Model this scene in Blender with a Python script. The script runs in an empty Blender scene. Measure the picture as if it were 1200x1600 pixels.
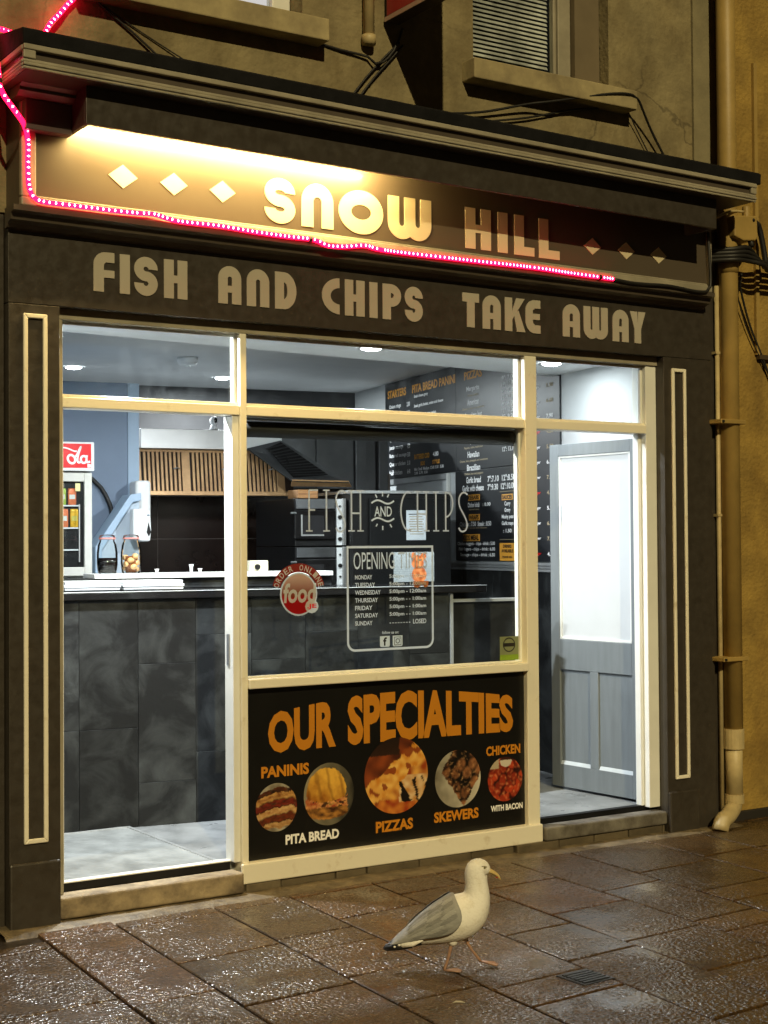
import bpy, bmesh, math, random
from mathutils import Vector, Matrix, noise
R = math.radians
random.seed(7)
sc = bpy.context.scene
COL = sc.collection

# ------------------------------------------------------------------ camera
CAM = Vector((0.0, -6.05, 1.56))
yaw, pit, rol = R(32.83), R(1.22), R(-0.393)
cd = Vector((math.sin(yaw) * math.cos(pit), math.cos(yaw) * math.cos(pit), math.sin(pit)))
cr0 = Vector((math.cos(yaw), -math.sin(yaw), 0)); cu0 = cr0.cross(cd)
cr = cr0 * math.cos(rol) + cu0 * math.sin(rol); cu = -cr0 * math.sin(rol) + cu0 * math.cos(rol)
cam_d = bpy.data.cameras.new('camera'); cam = bpy.data.objects.new('camera', cam_d); COL.objects.link(cam)
cam.matrix_world = Matrix(((cr.x, cu.x, -cd.x, CAM.x), (cr.y, cu.y, -cd.y, CAM.y), (cr.z, cu.z, -cd.z, CAM.z), (0, 0, 0, 1)))
cam_d.sensor_fit = 'VERTICAL'; cam_d.sensor_height = 24; cam_d.lens = 35.36
cam_d.clip_start = 0.05; cam_d.clip_end = 500
sc.camera = cam

# ------------------------------------------------------------------ night sky and street light
SUN_DIR = Vector((0.33, 1.0, -0.64)).normalized()
world = bpy.data.worlds.new('World'); sc.world = world; world.use_nodes = True
wn = world.node_tree; wn.nodes.clear()
wo = wn.nodes.new('ShaderNodeOutputWorld'); wb = wn.nodes.new('ShaderNodeBackground'); ws = wn.nodes.new('ShaderNodeTexSky')
ws.sky_type = 'NISHITA'; ws.sun_disc = False
ws.sun_elevation = math.asin(-SUN_DIR.z); ws.sun_rotation = math.atan2(-SUN_DIR.x, -SUN_DIR.y)
wm = wn.nodes.new('ShaderNodeMix'); wm.data_type = 'RGBA'; wm.blend_type = 'MULTIPLY'
wm.inputs['Factor'].default_value = 1.0; wm.inputs[7].default_value = (1.0, 0.62, 0.3, 1)
wn.links.new(ws.outputs[0], wm.inputs[6]); wn.links.new(wm.outputs[2], wb.inputs[0])
wb.inputs[1].default_value = 0.0035
wn.links.new(wb.outputs[0], wo.inputs[0])
sl = bpy.data.lights.new('street_light', 'SUN'); sl.energy = 2.25; sl.angle = R(0.6); sl.color = (1.0, 0.82, 0.43)
so = bpy.data.objects.new('street_light', sl); COL.objects.link(so)
so.rotation_euler = SUN_DIR.to_track_quat('-Z', 'Y').to_euler(); so.location = (-2, -8, 7)
vs = sc.view_settings
vs.view_transform = 'Standard'; vs.look = 'None'; vs.gamma = 1.0; vs.exposure = 0.0; vs.use_curve_mapping = False
sc.cycles.use_denoising = True
sc.cycles.max_bounces = 10; sc.cycles.transparent_max_bounces = 16
sc.cycles.sample_clamp_indirect = 6.0
sc.cycles.caustics_reflective = False; sc.cycles.caustics_refractive = False

# ------------------------------------------------------------------ materials
def S(r, g, b):
    f = lambda c: ((c / 255 + 0.055) / 1.055) ** 2.4 if c / 255 > 0.04045 else c / 255 / 12.92
    return (f(r), f(g), f(b))
_m = {}
def mat(name, col, rough=0.5, metal=0.0, var=0.12, vs=6.0, bump=0.0, bs=60.0, coat=0.0, rvar=0.0, rand=0.0, detail=5.0, stretch=None, dark=None, spec=0.5, emis=0.0, ecol=None, p0=0.3, p1=0.72, stain=0.0, distort=0.0, crack=0.0):
    if name in _m: return _m[name]
    m = bpy.data.materials.new(name); m.use_nodes = True; _m[name] = m
    nt = m.node_tree; N = nt.nodes; L = nt.links
    p = N['Principled BSDF']
    tc = N.new('ShaderNodeTexCoord'); src = tc.outputs['Object']
    if stretch:
        mp = N.new('ShaderNodeMapping'); mp.inputs['Scale'].default_value = stretch; L.new(src, mp.inputs[0]); src = mp.outputs[0]
    if rand:
        oj = N.new('ShaderNodeObjectInfo'); vk = N.new('ShaderNodeVectorMath'); vk.operation = 'SCALE'; vk.inputs[0].default_value = (17.0, 11.0, 23.0); L.new(oj.outputs['Random'], vk.inputs['Scale'])
        va_ = N.new('ShaderNodeVectorMath'); va_.operation = 'ADD'; L.new(src, va_.inputs[0]); L.new(vk.outputs[0], va_.inputs[1]); src = va_.outputs[0]
    nz = N.new('ShaderNodeTexNoise'); nz.inputs['Scale'].default_value = vs; nz.inputs['Detail'].default_value = detail; nz.inputs['Roughness'].default_value = 0.6; nz.inputs['Distortion'].default_value = distort
    L.new(src, nz.inputs['Vector'])
    rp = N.new('ShaderNodeValToRGB'); rp.color_ramp.elements[0].position = p0; rp.color_ramp.elements[1].position = p1
    c0 = dark if dark else tuple(c * (1 - var) for c in col); c1 = tuple(min(1, c * (1 + var)) for c in col)
    rp.color_ramp.elements[0].color = (*c0, 1); rp.color_ramp.elements[1].color = (*c1, 1)
    L.new(nz.outputs[0], rp.inputs[0]); cout = rp.outputs[0]
    if stain:
        mp2 = N.new('ShaderNodeMapping'); mp2.inputs['Scale'].default_value = (2.2, 2.2, 1.1); L.new(tc.outputs['Object'], mp2.inputs[0])
        ns = N.new('ShaderNodeTexNoise'); ns.inputs['Scale'].default_value = 1.6; ns.inputs['Detail'].default_value = 9; ns.inputs['Roughness'].default_value = 0.7; L.new(mp2.outputs[0], ns.inputs['Vector'])
        rs = N.new('ShaderNodeValToRGB'); rs.color_ramp.elements[0].position = 0.36; rs.color_ramp.elements[1].position = 0.56; k_ = 1 - stain
        rs.color_ramp.elements[0].color = (k_, k_ * 0.95, k_ * 0.88, 1); rs.color_ramp.elements[1].color = (1, 1, 1, 1); L.new(ns.outputs[0], rs.inputs[0])
        ms = N.new('ShaderNodeMix'); ms.data_type = 'RGBA'; ms.blend_type = 'MULTIPLY'; ms.inputs['Factor'].default_value = 1; L.new(cout, ms.inputs[6]); L.new(rs.outputs[0], ms.inputs[7]); cout = ms.outputs[2]
    if crack:
        nd = N.new('ShaderNodeTexNoise'); nd.inputs['Scale'].default_value = 5; nd.inputs['Detail'].default_value = 6; L.new(tc.outputs['Object'], nd.inputs['Vector'])
        vm = N.new('ShaderNodeMix'); vm.data_type = 'VECTOR'; vm.inputs['Factor'].default_value = 0.18; L.new(tc.outputs['Object'], vm.inputs[4]); L.new(nd.outputs['Color'], vm.inputs[5])
        vc = N.new('ShaderNodeTexVoronoi'); vc.feature = 'DISTANCE_TO_EDGE'; vc.inputs['Scale'].default_value = 1.5; L.new(vm.outputs[1], vc.inputs['Vector'])
        mk = N.new('ShaderNodeMapRange'); mk.inputs[1].default_value = 0.0; mk.inputs[2].default_value = 0.010; mk.inputs[3].default_value = crack; mk.inputs[4].default_value = 0.0; L.new(vc.outputs['Distance'], mk.inputs[0])
        ng = N.new('ShaderNodeTexNoise'); ng.inputs['Scale'].default_value = 1.1; L.new(tc.outputs['Object'], ng.inputs['Vector'])
        mg = N.new('ShaderNodeMapRange'); mg.inputs[1].default_value = 0.50; mg.inputs[2].default_value = 0.62; L.new(ng.outputs[0], mg.inputs[0])
        pm = N.new('ShaderNodeMath'); pm.operation = 'MULTIPLY'; L.new(mk.outputs[0], pm.inputs[0]); L.new(mg.outputs[0], pm.inputs[1])
        mc = N.new('ShaderNodeMix'); mc.data_type = 'RGBA'; mc.inputs[7].default_value = (0.03, 0.022, 0.012, 1); L.new(pm.outputs[0], mc.inputs['Factor']); L.new(cout, mc.inputs[6]); cout = mc.outputs[2]
    if rand:
        oi = N.new('ShaderNodeObjectInfo'); mr = N.new('ShaderNodeMapRange')
        mr.inputs[3].default_value = 1 - rand; mr.inputs[4].default_value = 1 + rand
        L.new(oi.outputs['Random'], mr.inputs[0])
        mx = N.new('ShaderNodeMix'); mx.data_type = 'RGBA'; mx.blend_type = 'MULTIPLY'; mx.inputs['Factor'].default_value = 1
        L.new(cout, mx.inputs[6]); L.new(mr.outputs[0], mx.inputs[7]); cout = mx.outputs[2]
    L.new(cout, p.inputs['Base Color'])
    p.inputs['Roughness'].default_value = rough; p.inputs['Metallic'].default_value = metal
    p.inputs['Coat Weight'].default_value = coat; p.inputs['Coat Roughness'].default_value = 0.12
    p.inputs['Specular IOR Level'].default_value = spec
    if rvar:
        n2 = N.new('ShaderNodeTexNoise'); n2.inputs['Scale'].default_value = vs * 1.7; n2.inputs['Detail'].default_value = 4; L.new(src, n2.inputs['Vector'])
        m2 = N.new('ShaderNodeMapRange'); m2.inputs[1].default_value = 0.35; m2.inputs[2].default_value = 0.65
        m2.inputs[3].default_value = max(0.02, rough - rvar); m2.inputs[4].default_value = min(1, rough + rvar)
        L.new(n2.outputs[0], m2.inputs[0]); L.new(m2.outputs[0], p.inputs['Roughness'])
    if bump:
        n3 = N.new('ShaderNodeTexNoise'); n3.inputs['Scale'].default_value = bs; n3.inputs['Detail'].default_value = 4; L.new(src, n3.inputs['Vector'])
        b = N.new('ShaderNodeBump'); b.inputs['Strength'].default_value = bump; b.inputs['Distance'].default_value = 0.01
        L.new(n3.outputs[0], b.inputs['Height']); L.new(b.outputs[0], p.inputs['Normal'])
    if emis:
        p.inputs['Emission Color'].default_value = (*(ecol or col), 1); p.inputs['Emission Strength'].default_value = emis
    return m
def emit(name, col, strength):
    if name in _m: return _m[name]
    m = bpy.data.materials.new(name); m.use_nodes = True; _m[name] = m
    nt = m.node_tree; nt.nodes.clear()
    o = nt.nodes.new('ShaderNodeOutputMaterial'); e = nt.nodes.new('ShaderNodeEmission')
    e.inputs[0].default_value = (*col, 1); e.inputs[1].default_value = strength; nt.links.new(e.outputs[0], o.inputs[0])
    return m
def glass(name, tint=(0.95, 0.97, 0.97), dirt=0.0, dscale=(3, 3, 1.2), refl=1.0):
    if name in _m: return _m[name]
    m = bpy.data.materials.new(name); m.use_nodes = True; _m[name] = m
    nt = m.node_tree; N = nt.nodes; L = nt.links; N.clear()
    o = N.new('ShaderNodeOutputMaterial'); t = N.new('ShaderNodeBsdfTransparent'); g = N.new('ShaderNodeBsdfGlossy'); mx = N.new('ShaderNodeMixShader'); fr = N.new('ShaderNodeFresnel')
    t.inputs[0].default_value = (*tint, 1); g.inputs['Roughness'].default_value = 0.02; g.inputs[0].default_value = (refl, refl, refl, 1)
    fr.inputs[0].default_value = 1.25
    L.new(fr.outputs[0], mx.inputs[0]); L.new(t.outputs[0], mx.inputs[1]); L.new(g.outputs[0], mx.inputs[2]); out = mx.outputs[0]
    if dirt:
        d = N.new('ShaderNodeBsdfDiffuse'); d.inputs[0].default_value = (0.6, 0.62, 0.62, 1); tr = N.new('ShaderNodeBsdfTranslucent'); tr.inputs[0].default_value = (0.75, 0.8, 0.82, 1)
        md = N.new('ShaderNodeMixShader'); md.inputs[0].default_value = 0.6; L.new(d.outputs[0], md.inputs[1]); L.new(tr.outputs[0], md.inputs[2])
        tc = N.new('ShaderNodeTexCoord'); mp = N.new('ShaderNodeMapping'); mp.inputs['Scale'].default_value = dscale; L.new(tc.outputs['Object'], mp.inputs[0])
        nz = N.new('ShaderNodeTexNoise'); nz.inputs['Scale'].default_value = 2.2; nz.inputs['Detail'].default_value = 8; nz.inputs['Roughness'].default_value = 0.65; L.new(mp.outputs[0], nz.inputs[0])
        mr = N.new('ShaderNodeMapRange'); mr.inputs[1].default_value = 0.42; mr.inputs[2].default_value = 0.72; mr.inputs[3].default_value = dirt * 0.12; mr.inputs[4].default_value = dirt
        L.new(nz.outputs[0], mr.inputs[0]); m3 = N.new('ShaderNodeMixShader'); L.new(mr.outputs[0], m3.inputs[0]); L.new(out, m3.inputs[1]); L.new(md.outputs[0], m3.inputs[2]); out = m3.outputs[0]
    L.new(out, o.inputs[0])
    return m
def printed(name, rough=0.45, thin=False):
    if name in _m: return _m[name]
    m = bpy.data.materials.new(name); m.use_nodes = True; _m[name] = m
    nt = m.node_tree; p = nt.nodes['Principled BSDF']; a = nt.nodes.new('ShaderNodeVertexColor'); a.layer_name = 'ink'
    nt.links.new(a.outputs[0], p.inputs['Base Color']); p.inputs['Roughness'].default_value = rough
    if thin:
        t = nt.nodes.new('ShaderNodeBsdfTranslucent'); x = nt.nodes.new('ShaderNodeMixShader'); x.inputs[0].default_value = 0.65
        nt.links.new(a.outputs[0], t.inputs[0]); nt.links.new(p.outputs[0], x.inputs[1]); nt.links.new(t.outputs[0], x.inputs[2]); nt.links.new(x.outputs[0], nt.nodes['Material Output'].inputs[0])
    return m

M_dark = mat('dark_brown_paint', (0.038, 0.032, 0.0255), 0.42, var=0.1, vs=14, bump=0.12, bs=30, dark=(0.033, 0.0275, 0.0215), p0=0.3, p1=0.5, detail=9, rvar=0.1)
M_panel = mat('taupe_sign_panel', (0.088, 0.07, 0.05), 0.36, var=0.06, vs=2, coat=0.5)
M_mould = mat('brown_moulding_paint', (0.075, 0.06, 0.045), 0.4, var=0.2, vs=4)
M_cream = mat('cream_gloss_paint', (0.80, 0.76, 0.64), 0.38, var=0.04, vs=11, bump=0.12, bs=28, dark=(0.58, 0.50, 0.36), p0=0.22, p1=0.40, detail=9)
M_creamd = mat('darker_cream_paint', (0.31, 0.28, 0.21), 0.5, var=0.25, vs=5, bump=0.1, bs=30)  # a darker cream than the main window frames
M_whitef = mat('white_frame_paint', (0.78, 0.79, 0.76), 0.35, var=0.06, vs=5)
M_letter = mat('beige_letter_vinyl', (0.44, 0.40, 0.325), 0.42, var=0.05)
M_letter2 = mat('cream_letter_acrylic', (0.62, 0.54, 0.36), 0.4, var=0.05)
M_render = mat('weathered_render', (0.265, 0.22, 0.118), 0.9, var=0.25, vs=3.2, bump=0.8, bs=30, dark=(0.165, 0.135, 0.072), detail=11, stain=0.30, crack=0.55)
M_yellow = mat('ochre_render', (0.35, 0.228, 0.05), 0.88, var=0.2, vs=5, bump=0.9, bs=45, dark=(0.23, 0.148, 0.033), detail=10, stain=0.25)
M_stone = mat('sill_stone', (0.36, 0.30, 0.16), 0.85, var=0.3, vs=5, bump=0.3, bs=25, dark=(0.2, 0.16, 0.09), detail=8)
M_lead = mat('black_flashing', (0.008, 0.008, 0.009), 0.8, spec=0.15, var=0.4, vs=9, bump=0.4, bs=25)
M_step = mat('worn_step_paint', (0.33, 0.26, 0.16), 0.7, var=0.35, vs=9, bump=0.35, bs=40, dark=(0.10, 0.075, 0.05), detail=9)
M_plinth = mat('plinth_stone', (0.11, 0.085, 0.05), 0.75, var=0.35, vs=8, bump=0.4, bs=40, rand=0.25, detail=8)
M_floor = mat('grey_floor_vinyl', (0.24, 0.25, 0.255), 0.38, var=0.25, vs=4, rvar=0.12, dark=(0.15, 0.158, 0.162), detail=8)
M_slate = mat('dark_slate_tile', (0.040, 0.044, 0.045), 0.6, var=0.7, vs=4.2, bump=0.15, bs=20, rand=0.3, detail=13, dark=(0.009, 0.010, 0.011), spec=0.25, p0=0.44, p1=0.85, distort=0.7)
M_black = mat('black_satin', (0.007, 0.007, 0.0075), 0.45, var=0.2, spec=0.3)
M_blackg = mat('black_gloss', (0.010, 0.010, 0.011), 0.18, var=0.2, rvar=0.08)
M_steel = mat('brushed_steel', (0.62, 0.63, 0.63), 0.38, 0.9, var=0.1, vs=3)
M_dsteel = mat('dull_steel', (0.13, 0.135, 0.14), 0.45, 0.8, var=0.25, vs=3, rvar=0.12)
M_copper_lit = mat('steel_painted_copper_lit', (0.88, 0.50, 0.24), 0.30, 0.25, var=0.25, vs=7)  # steel with its copper reflected light painted into the base colour
M_ceil = mat('white_ceiling', (0.82, 0.83, 0.83), 0.8, var=0.05, vs=3)
M_wallw = mat('white_wall', (0.5, 0.52, 0.53), 0.7, var=0.07, vs=3)
M_dwall = mat('dark_wall', (0.02, 0.021, 0.023), 0.6, var=0.3)
M_blue = mat('grey_blue_wall_paint', (0.165, 0.225, 0.32), 0.55, var=0.08, vs=3)
M_lblue = mat('pale_blue_paint', (0.34, 0.46, 0.60), 0.5, var=0.06)
M_btile = mat('dark_brown_tile', (0.022, 0.013, 0.010), 0.22, var=0.35, vs=4, rand=0.2)
M_grout = mat('pale_grout', (0.30, 0.25, 0.22), 0.8)
M_doorg = mat('grey_door_paint', (0.18, 0.20, 0.21), 0.42, var=0.1, vs=4, bump=0.06, bs=30, stretch=(6, 6, 0.7))
M_frost = mat('frosted_white_panel', (0.58, 0.60, 0.61), 0.45, var=0.05, vs=2.5, detail=7, rvar=0.1)
M_white = mat('white_plastic', (0.8, 0.82, 0.82), 0.3, var=0.03)
def vinyl(name, col, f=0.65):
    m = bpy.data.materials.new(name); m.use_nodes = True; nt = m.node_tree; N = nt.nodes; N.clear(); o = N.new('ShaderNodeOutputMaterial')
    d = N.new('ShaderNodeBsdfDiffuse'); t = N.new('ShaderNodeBsdfTranslucent'); x = N.new('ShaderNodeMixShader'); x.inputs[0].default_value = f
    tc = N.new('ShaderNodeTexCoord'); nz_ = N.new('ShaderNodeTexNoise'); nz_.inputs['Scale'].default_value = 20; nt.links.new(tc.outputs['Object'], nz_.inputs[0])
    rp = N.new('ShaderNodeValToRGB'); rp.color_ramp.elements[0].color = (*[c * 0.93 for c in col], 1); rp.color_ramp.elements[1].color = (*col, 1); nt.links.new(nz_.outputs[0], rp.inputs[0])
    nt.links.new(rp.outputs[0], d.inputs[0]); nt.links.new(rp.outputs[0], t.inputs[0]); nt.links.new(d.outputs[0], x.inputs[1]); nt.links.new(t.outputs[0], x.inputs[2]); nt.links.new(x.outputs[0], o.inputs[0])
    return m
M_wvinyl = vinyl('white_vinyl', (0.86, 0.94, 1.0), 0.6); M_gvinyl = vinyl('silver_vinyl', (0.74, 0.80, 0.86), 0.6)
M_wprint = mat('white_print', (0.9, 0.9, 0.9), 0.5, var=0.03)
M_orange = mat('orange_print', S(200, 128, 28), 0.5, var=0.05)
M_amber = mat('amber_print', S(235, 165, 60), 0.55, var=0.05)
M_tan = mat('tan_print', S(170, 155, 125), 0.6, var=0.1)
M_board = mat('menu_board_black', (0.014, 0.016, 0.019), 0.38, var=0.25, vs=3)
M_gblack = mat('poster_black', (0.006, 0.006, 0.006), 0.35, var=0.2)
M_bprint = mat('black_print', (0.012, 0.012, 0.012), 0.5)
M_trim = mat('aluminium_trim', (0.55, 0.57, 0.58), 0.35, 0.6, var=0.1)
M_red = mat('red_print', S(215, 15, 25), 0.4, var=0.05)
M_pvc = mat('aged_white_pipe', (0.52, 0.42, 0.22), 0.5, var=0.18, vs=6, dark=(0.38, 0.3, 0.15), bump=0.08)
M_pvcy = mat('ochre_painted_pipe', (0.36, 0.245, 0.075), 0.5, var=0.15, vs=6, bump=0.1)
M_rubber = mat('black_cable_rubber', (0.012, 0.011, 0.010), 0.55)
M_iron = mat('cast_iron', (0.035, 0.035, 0.037), 0.35, 0.4, var=0.4, vs=20, bump=0.3, bs=80)
G_clear = glass('clear_glass')
G_dirty = glass('dusty_glass', dirt=0.006, dscale=(9, 9, 6))

# wet paving stone
def wet_paver():
    m = bpy.data.materials.new('wet_brown_paving'); m.use_nodes = True; nt = m.node_tree; N = nt.nodes; L = nt.links; p = N['Principled BSDF']
    ge = N.new('ShaderNodeNewGeometry'); oi = N.new('ShaderNodeObjectInfo'); pos = ge.outputs['Position']
    def nse(scale, detail, rough=0.5):
        n = N.new('ShaderNodeTexNoise'); n.inputs['Scale'].default_value = scale; n.inputs['Detail'].default_value = detail; n.inputs['Roughness'].default_value = rough; L.new(pos, n.inputs['Vector']); return n.outputs[0]
    def ramp(src, stops):
        r = N.new('ShaderNodeValToRGB'); e = r.color_ramp.elements
        e[0].position, e[0].color = stops[0][0], (*stops[0][1], 1); e[1].position, e[1].color = stops[-1][0], (*stops[-1][1], 1)
        for q, c in stops[1:-1]: k = e.new(q); k.color = (*c, 1)
        L.new(src, r.inputs[0]); return r.outputs[0]
    def mul(a, b):
        x = N.new('ShaderNodeMix'); x.data_type = 'RGBA'; x.blend_type = 'MULTIPLY'; x.inputs['Factor'].default_value = 1; L.new(a, x.inputs[6]); L.new(b, x.inputs[7]); return x.outputs[2]
    grain = nse(62, 6, 0.6); patch = nse(2.6, 5, 0.55); mid = nse(9, 5, 0.6)
    c = ramp(grain, [(0.3, (0.030, 0.0165, 0.006)), (0.55, (0.092, 0.055, 0.021)), (0.78, (0.22, 0.142, 0.06))])
    c = mul(c, ramp(mid, [(0.35, (0.7, 0.66, 0.62)), (0.68, (1.2, 1.12, 1.05))]))
    c = mul(c, ramp(oi.outputs['Random'], [(0.0, (1.3, 1.02, 0.78)), (0.3, (0.8, 0.79, 0.76)), (0.6, (1.1, 1.02, 0.92)), (0.8, (0.72, 0.74, 0.76)), (1.0, (1.25, 1.12, 0.92))]))
    vs_ = N.new('ShaderNodeTexVoronoi'); vs_.inputs['Scale'].default_value = 3.1; L.new(pos, vs_.inputs['Vector'])
    sp_ = N.new('ShaderNodeMapRange'); sp_.inputs[1].default_value = 0.035; sp_.inputs[2].default_value = 0.05; sp_.inputs[3].default_value = 0.8; sp_.inputs[4].default_value = 0.0; L.new(vs_.outputs['Distance'], sp_.inputs[0])
    gm = N.new('ShaderNodeMix'); gm.data_type = 'RGBA'; gm.inputs[7].default_value = (0.055, 0.048, 0.04, 1); L.new(sp_.outputs[0], gm.inputs['Factor']); L.new(c, gm.inputs[6]); c = gm.outputs[2]
    L.new(c, p.inputs['Base Color'])
    vg = N.new('ShaderNodeTexVoronoi'); vg.inputs['Scale'].default_value = 62; L.new(pos, vg.inputs['Vector'])
    ad = N.new('ShaderNodeMath'); ad.operation = 'MULTIPLY_ADD'; L.new(nse(70, 1.0), ad.inputs[0]); ad.inputs[1].default_value = 1.6; L.new(vg.outputs['Distance'], ad.inputs[2])
    st = N.new('ShaderNodeMapRange'); st.inputs[1].default_value = 0.36; st.inputs[2].default_value = 0.62; st.inputs[3].default_value = 0.12; st.inputs[4].default_value = 0.95; L.new(patch, st.inputs[0])
    b = N.new('ShaderNodeBump'); b.inputs['Distance'].default_value = 0.0085; L.new(st.outputs[0], b.inputs['Strength']); L.new(ad.outputs[0], b.inputs['Height'])
    L.new(b.outputs[0], p.inputs['Normal']); L.new(b.outputs[0], p.inputs['Coat Normal'])
    p.inputs['Roughness'].default_value = 0.45; p.inputs['Specular IOR Level'].default_value = 0.3
    p.inputs['Coat Weight'].default_value = 0.95; p.inputs['Coat IOR'].default_value = 1.52
    cr2 = N.new('ShaderNodeMapRange'); cr2.inputs[1].default_value = 0.35; cr2.inputs[2].default_value = 0.65; cr2.inputs[3].default_value = 0.13; cr2.inputs[4].default_value = 0.26; L.new(patch, cr2.inputs[0]); L.new(cr2.outputs[0], p.inputs['Coat Roughness'])
    return m
M_pave = wet_paver()
M_joint = mat('wet_joint_sand', (0.03, 0.021, 0.014), 0.3, var=0.4, vs=30, bump=0.3, bs=60)

# ------------------------------------------------------------------ mesh helpers
class MB:
    def __init__(s): s.v = []; s.f = []; s.c = []
    def add(s, vs, fs):
        b = len(s.v); s.v += [tuple(v) for v in vs]; s.f += [tuple(b + i for i in f) for f in fs]; return s
    def box(s, x0, y0, z0, x1, y1, z1):
        return s.add([(x0, y0, z0), (x1, y0, z0), (x1, y1, z0), (x0, y1, z0), (x0, y0, z1), (x1, y0, z1), (x1, y1, z1), (x0, y1, z1)],
                     [(3, 2, 1, 0), (4, 5, 6, 7), (0, 1, 5, 4), (1, 2, 6, 5), (2, 3, 7, 6), (3, 0, 4, 7)])
    def prism(s, poly, y0, y1):                       # polygon in XZ, extruded along Y (front at y0)
        a = sum(poly[i][0] * poly[(i + 1) % len(poly)][1] - poly[(i + 1) % len(poly)][0] * poly[i][1] for i in range(len(poly)))
        if a < 0: poly = poly[::-1]
        n = len(poly); vs = [(x, y0, z) for x, z in poly] + [(x, y1, z) for x, z in poly]
        return s.add(vs, [tuple(range(n)), tuple(range(2 * n - 1, n - 1, -1))] + [((i + 1) % n, i, n + i, n + (i + 1) % n) for i in range(n)])
    def prismx(s, poly, x0, x1):                      # polygon in YZ, extruded along X
        n = len(poly); vs = [(x0, y, z) for y, z in poly] + [(x1, y, z) for y, z in poly]
        return s.add(vs, [tuple(range(n - 1, -1, -1)), tuple(range(n, 2 * n))] + [(i, (i + 1) % n, n + (i + 1) % n, n + i) for i in range(n)])
    def prismz(s, poly, z0, z1):
        n = len(poly); vs = [(x, y, z0) for x, y in poly] + [(x, y, z1) for x, y in poly]
        return s.add(vs, [tuple(range(n - 1, -1, -1)), tuple(range(n, 2 * n))] + [(i, (i + 1) % n, n + (i + 1) % n, n + i) for i in range(n)])
    def tube(s, pts, r, n=8, cap=True):
        pts = [Vector(p) for p in pts]; rs = r if isinstance(r, (list, tuple)) else [r] * len(pts)
        rings = []; up = None
        for i, p in enumerate(pts):
            t = (pts[min(i + 1, len(pts) - 1)] - pts[max(i - 1, 0)]).normalized()
            if up is None:
                up = Vector((0, 0, 1)) if abs(t.z) < 0.9 else Vector((1, 0, 0))
            a = up - t * up.dot(t)
            if a.length < 1e-4: a = t.orthogonal()
            a.normalize(); b = t.cross(a); up = a
            rings.append([p + (a * math.cos(k * 2 * math.pi / n) + b * math.sin(k * 2 * math.pi / n)) * rs[i] for k in range(n)])
        return s.loft(rings, cap)
    def loft(s, rings, cap=True):
        n = len(rings[0]); vs = [p for r in rings for p in r]; fs = []
        for i in range(len(rings) - 1):
            for k in range(n):
                fs.append((i * n + k, i * n + (k + 1) % n, (i + 1) * n + (k + 1) % n, (i + 1) * n + k))
        if cap: fs += [tuple(range(n - 1, -1, -1)), tuple((len(rings) - 1) * n + k for k in range(n))]
        return s.add(vs, fs)
    def lathe(s, prof, c=(0, 0, 0), n=24):            # profile (radius, z)
        return s.loft([[(c[0] + r * math.cos(k * 2 * math.pi / n), c[1] + r * math.sin(k * 2 * math.pi / n), c[2] + z) for k in range(n)] for r, z in prof])
    def ball(s, c, rx, ry, rz, n=12, m=8):
        return s.loft([[(c[0] + rx * math.sin(math.pi * (i + 0.02) / (m + 0.04)) * math.cos(k * 2 * math.pi / n), c[1] + ry * math.sin(math.pi * (i + 0.02) / (m + 0.04)) * math.sin(k * 2 * math.pi / n), c[2] - rz * math.cos(math.pi * i / m)) for k in range(n)] for i in range(m + 1)])
    def ribbon(s, pts, w, y):                         # flat stroke in XZ
        pts = [Vector((p[0], p[1])) for p in pts]; L_ = []
        for i, p in enumerate(pts):
            t = (pts[min(i + 1, len(pts) - 1)] - pts[max(i - 1, 0)]).normalized(); nn = Vector((-t.y, t.x)) * w / 2
            L_.append((p + nn, p - nn))
        vs = [(q.x, y, q.y) for a in L_ for q in a]
        return s.add(vs, [(2 * i, 2 * i + 1, 2 * i + 3, 2 * i + 2) for i in range(len(pts) - 1)])
    def disc(s, cx, cz, rx, rz, y, n=32, a0=0, a1=2 * math.pi):
        vs = [(cx + rx * math.cos(a0 + (a1 - a0) * k / n), y, cz + rz * math.sin(a0 + (a1 - a0) * k / n)) for k in range(n if a1 - a0 > 6.28 else n + 1)]
        return s.add(vs, [tuple(range(len(vs)))])
    def shear(s, k=0.013, x0=2.0):
        s.v = [(x, y, z - k * (x - x0)) for x, y, z in s.v]; return s
    def build(s, name, m, parent=None, bevel=0.0, smooth=False, kind=None, label=None, seg=2, subsurf=0):
        off = parent.get('_off') if parent is not None else None
        vs = s.v
        if off is not None: vs = [(x - off[0], y - off[1], z - off[2]) for x, y, z in vs]
        me = bpy.data.meshes.new(name); me.from_pydata(vs, [], s.f); me.update()
        me.materials.append(m)
        o = bpy.data.objects.new(name, me); COL.objects.link(o)
        if parent is not None:
            o.parent = parent
            if off is not None: o['_off'] = list(off)
        if smooth: me.polygons.foreach_set('use_smooth', [True] * len(me.polygons))
        if bevel:
            bv = o.modifiers.new('soft_edges', 'BEVEL'); bv.width = bevel; bv.segments = seg; bv.limit_method = 'ANGLE'; bv.angle_limit = R(40)
        if subsurf:
            sb = o.modifiers.new('smooth', 'SUBSURF'); sb.levels = subsurf; sb.render_levels = subsurf
        if kind: o['kind'] = kind
        if label: o['label'] = label
        return o

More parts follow.
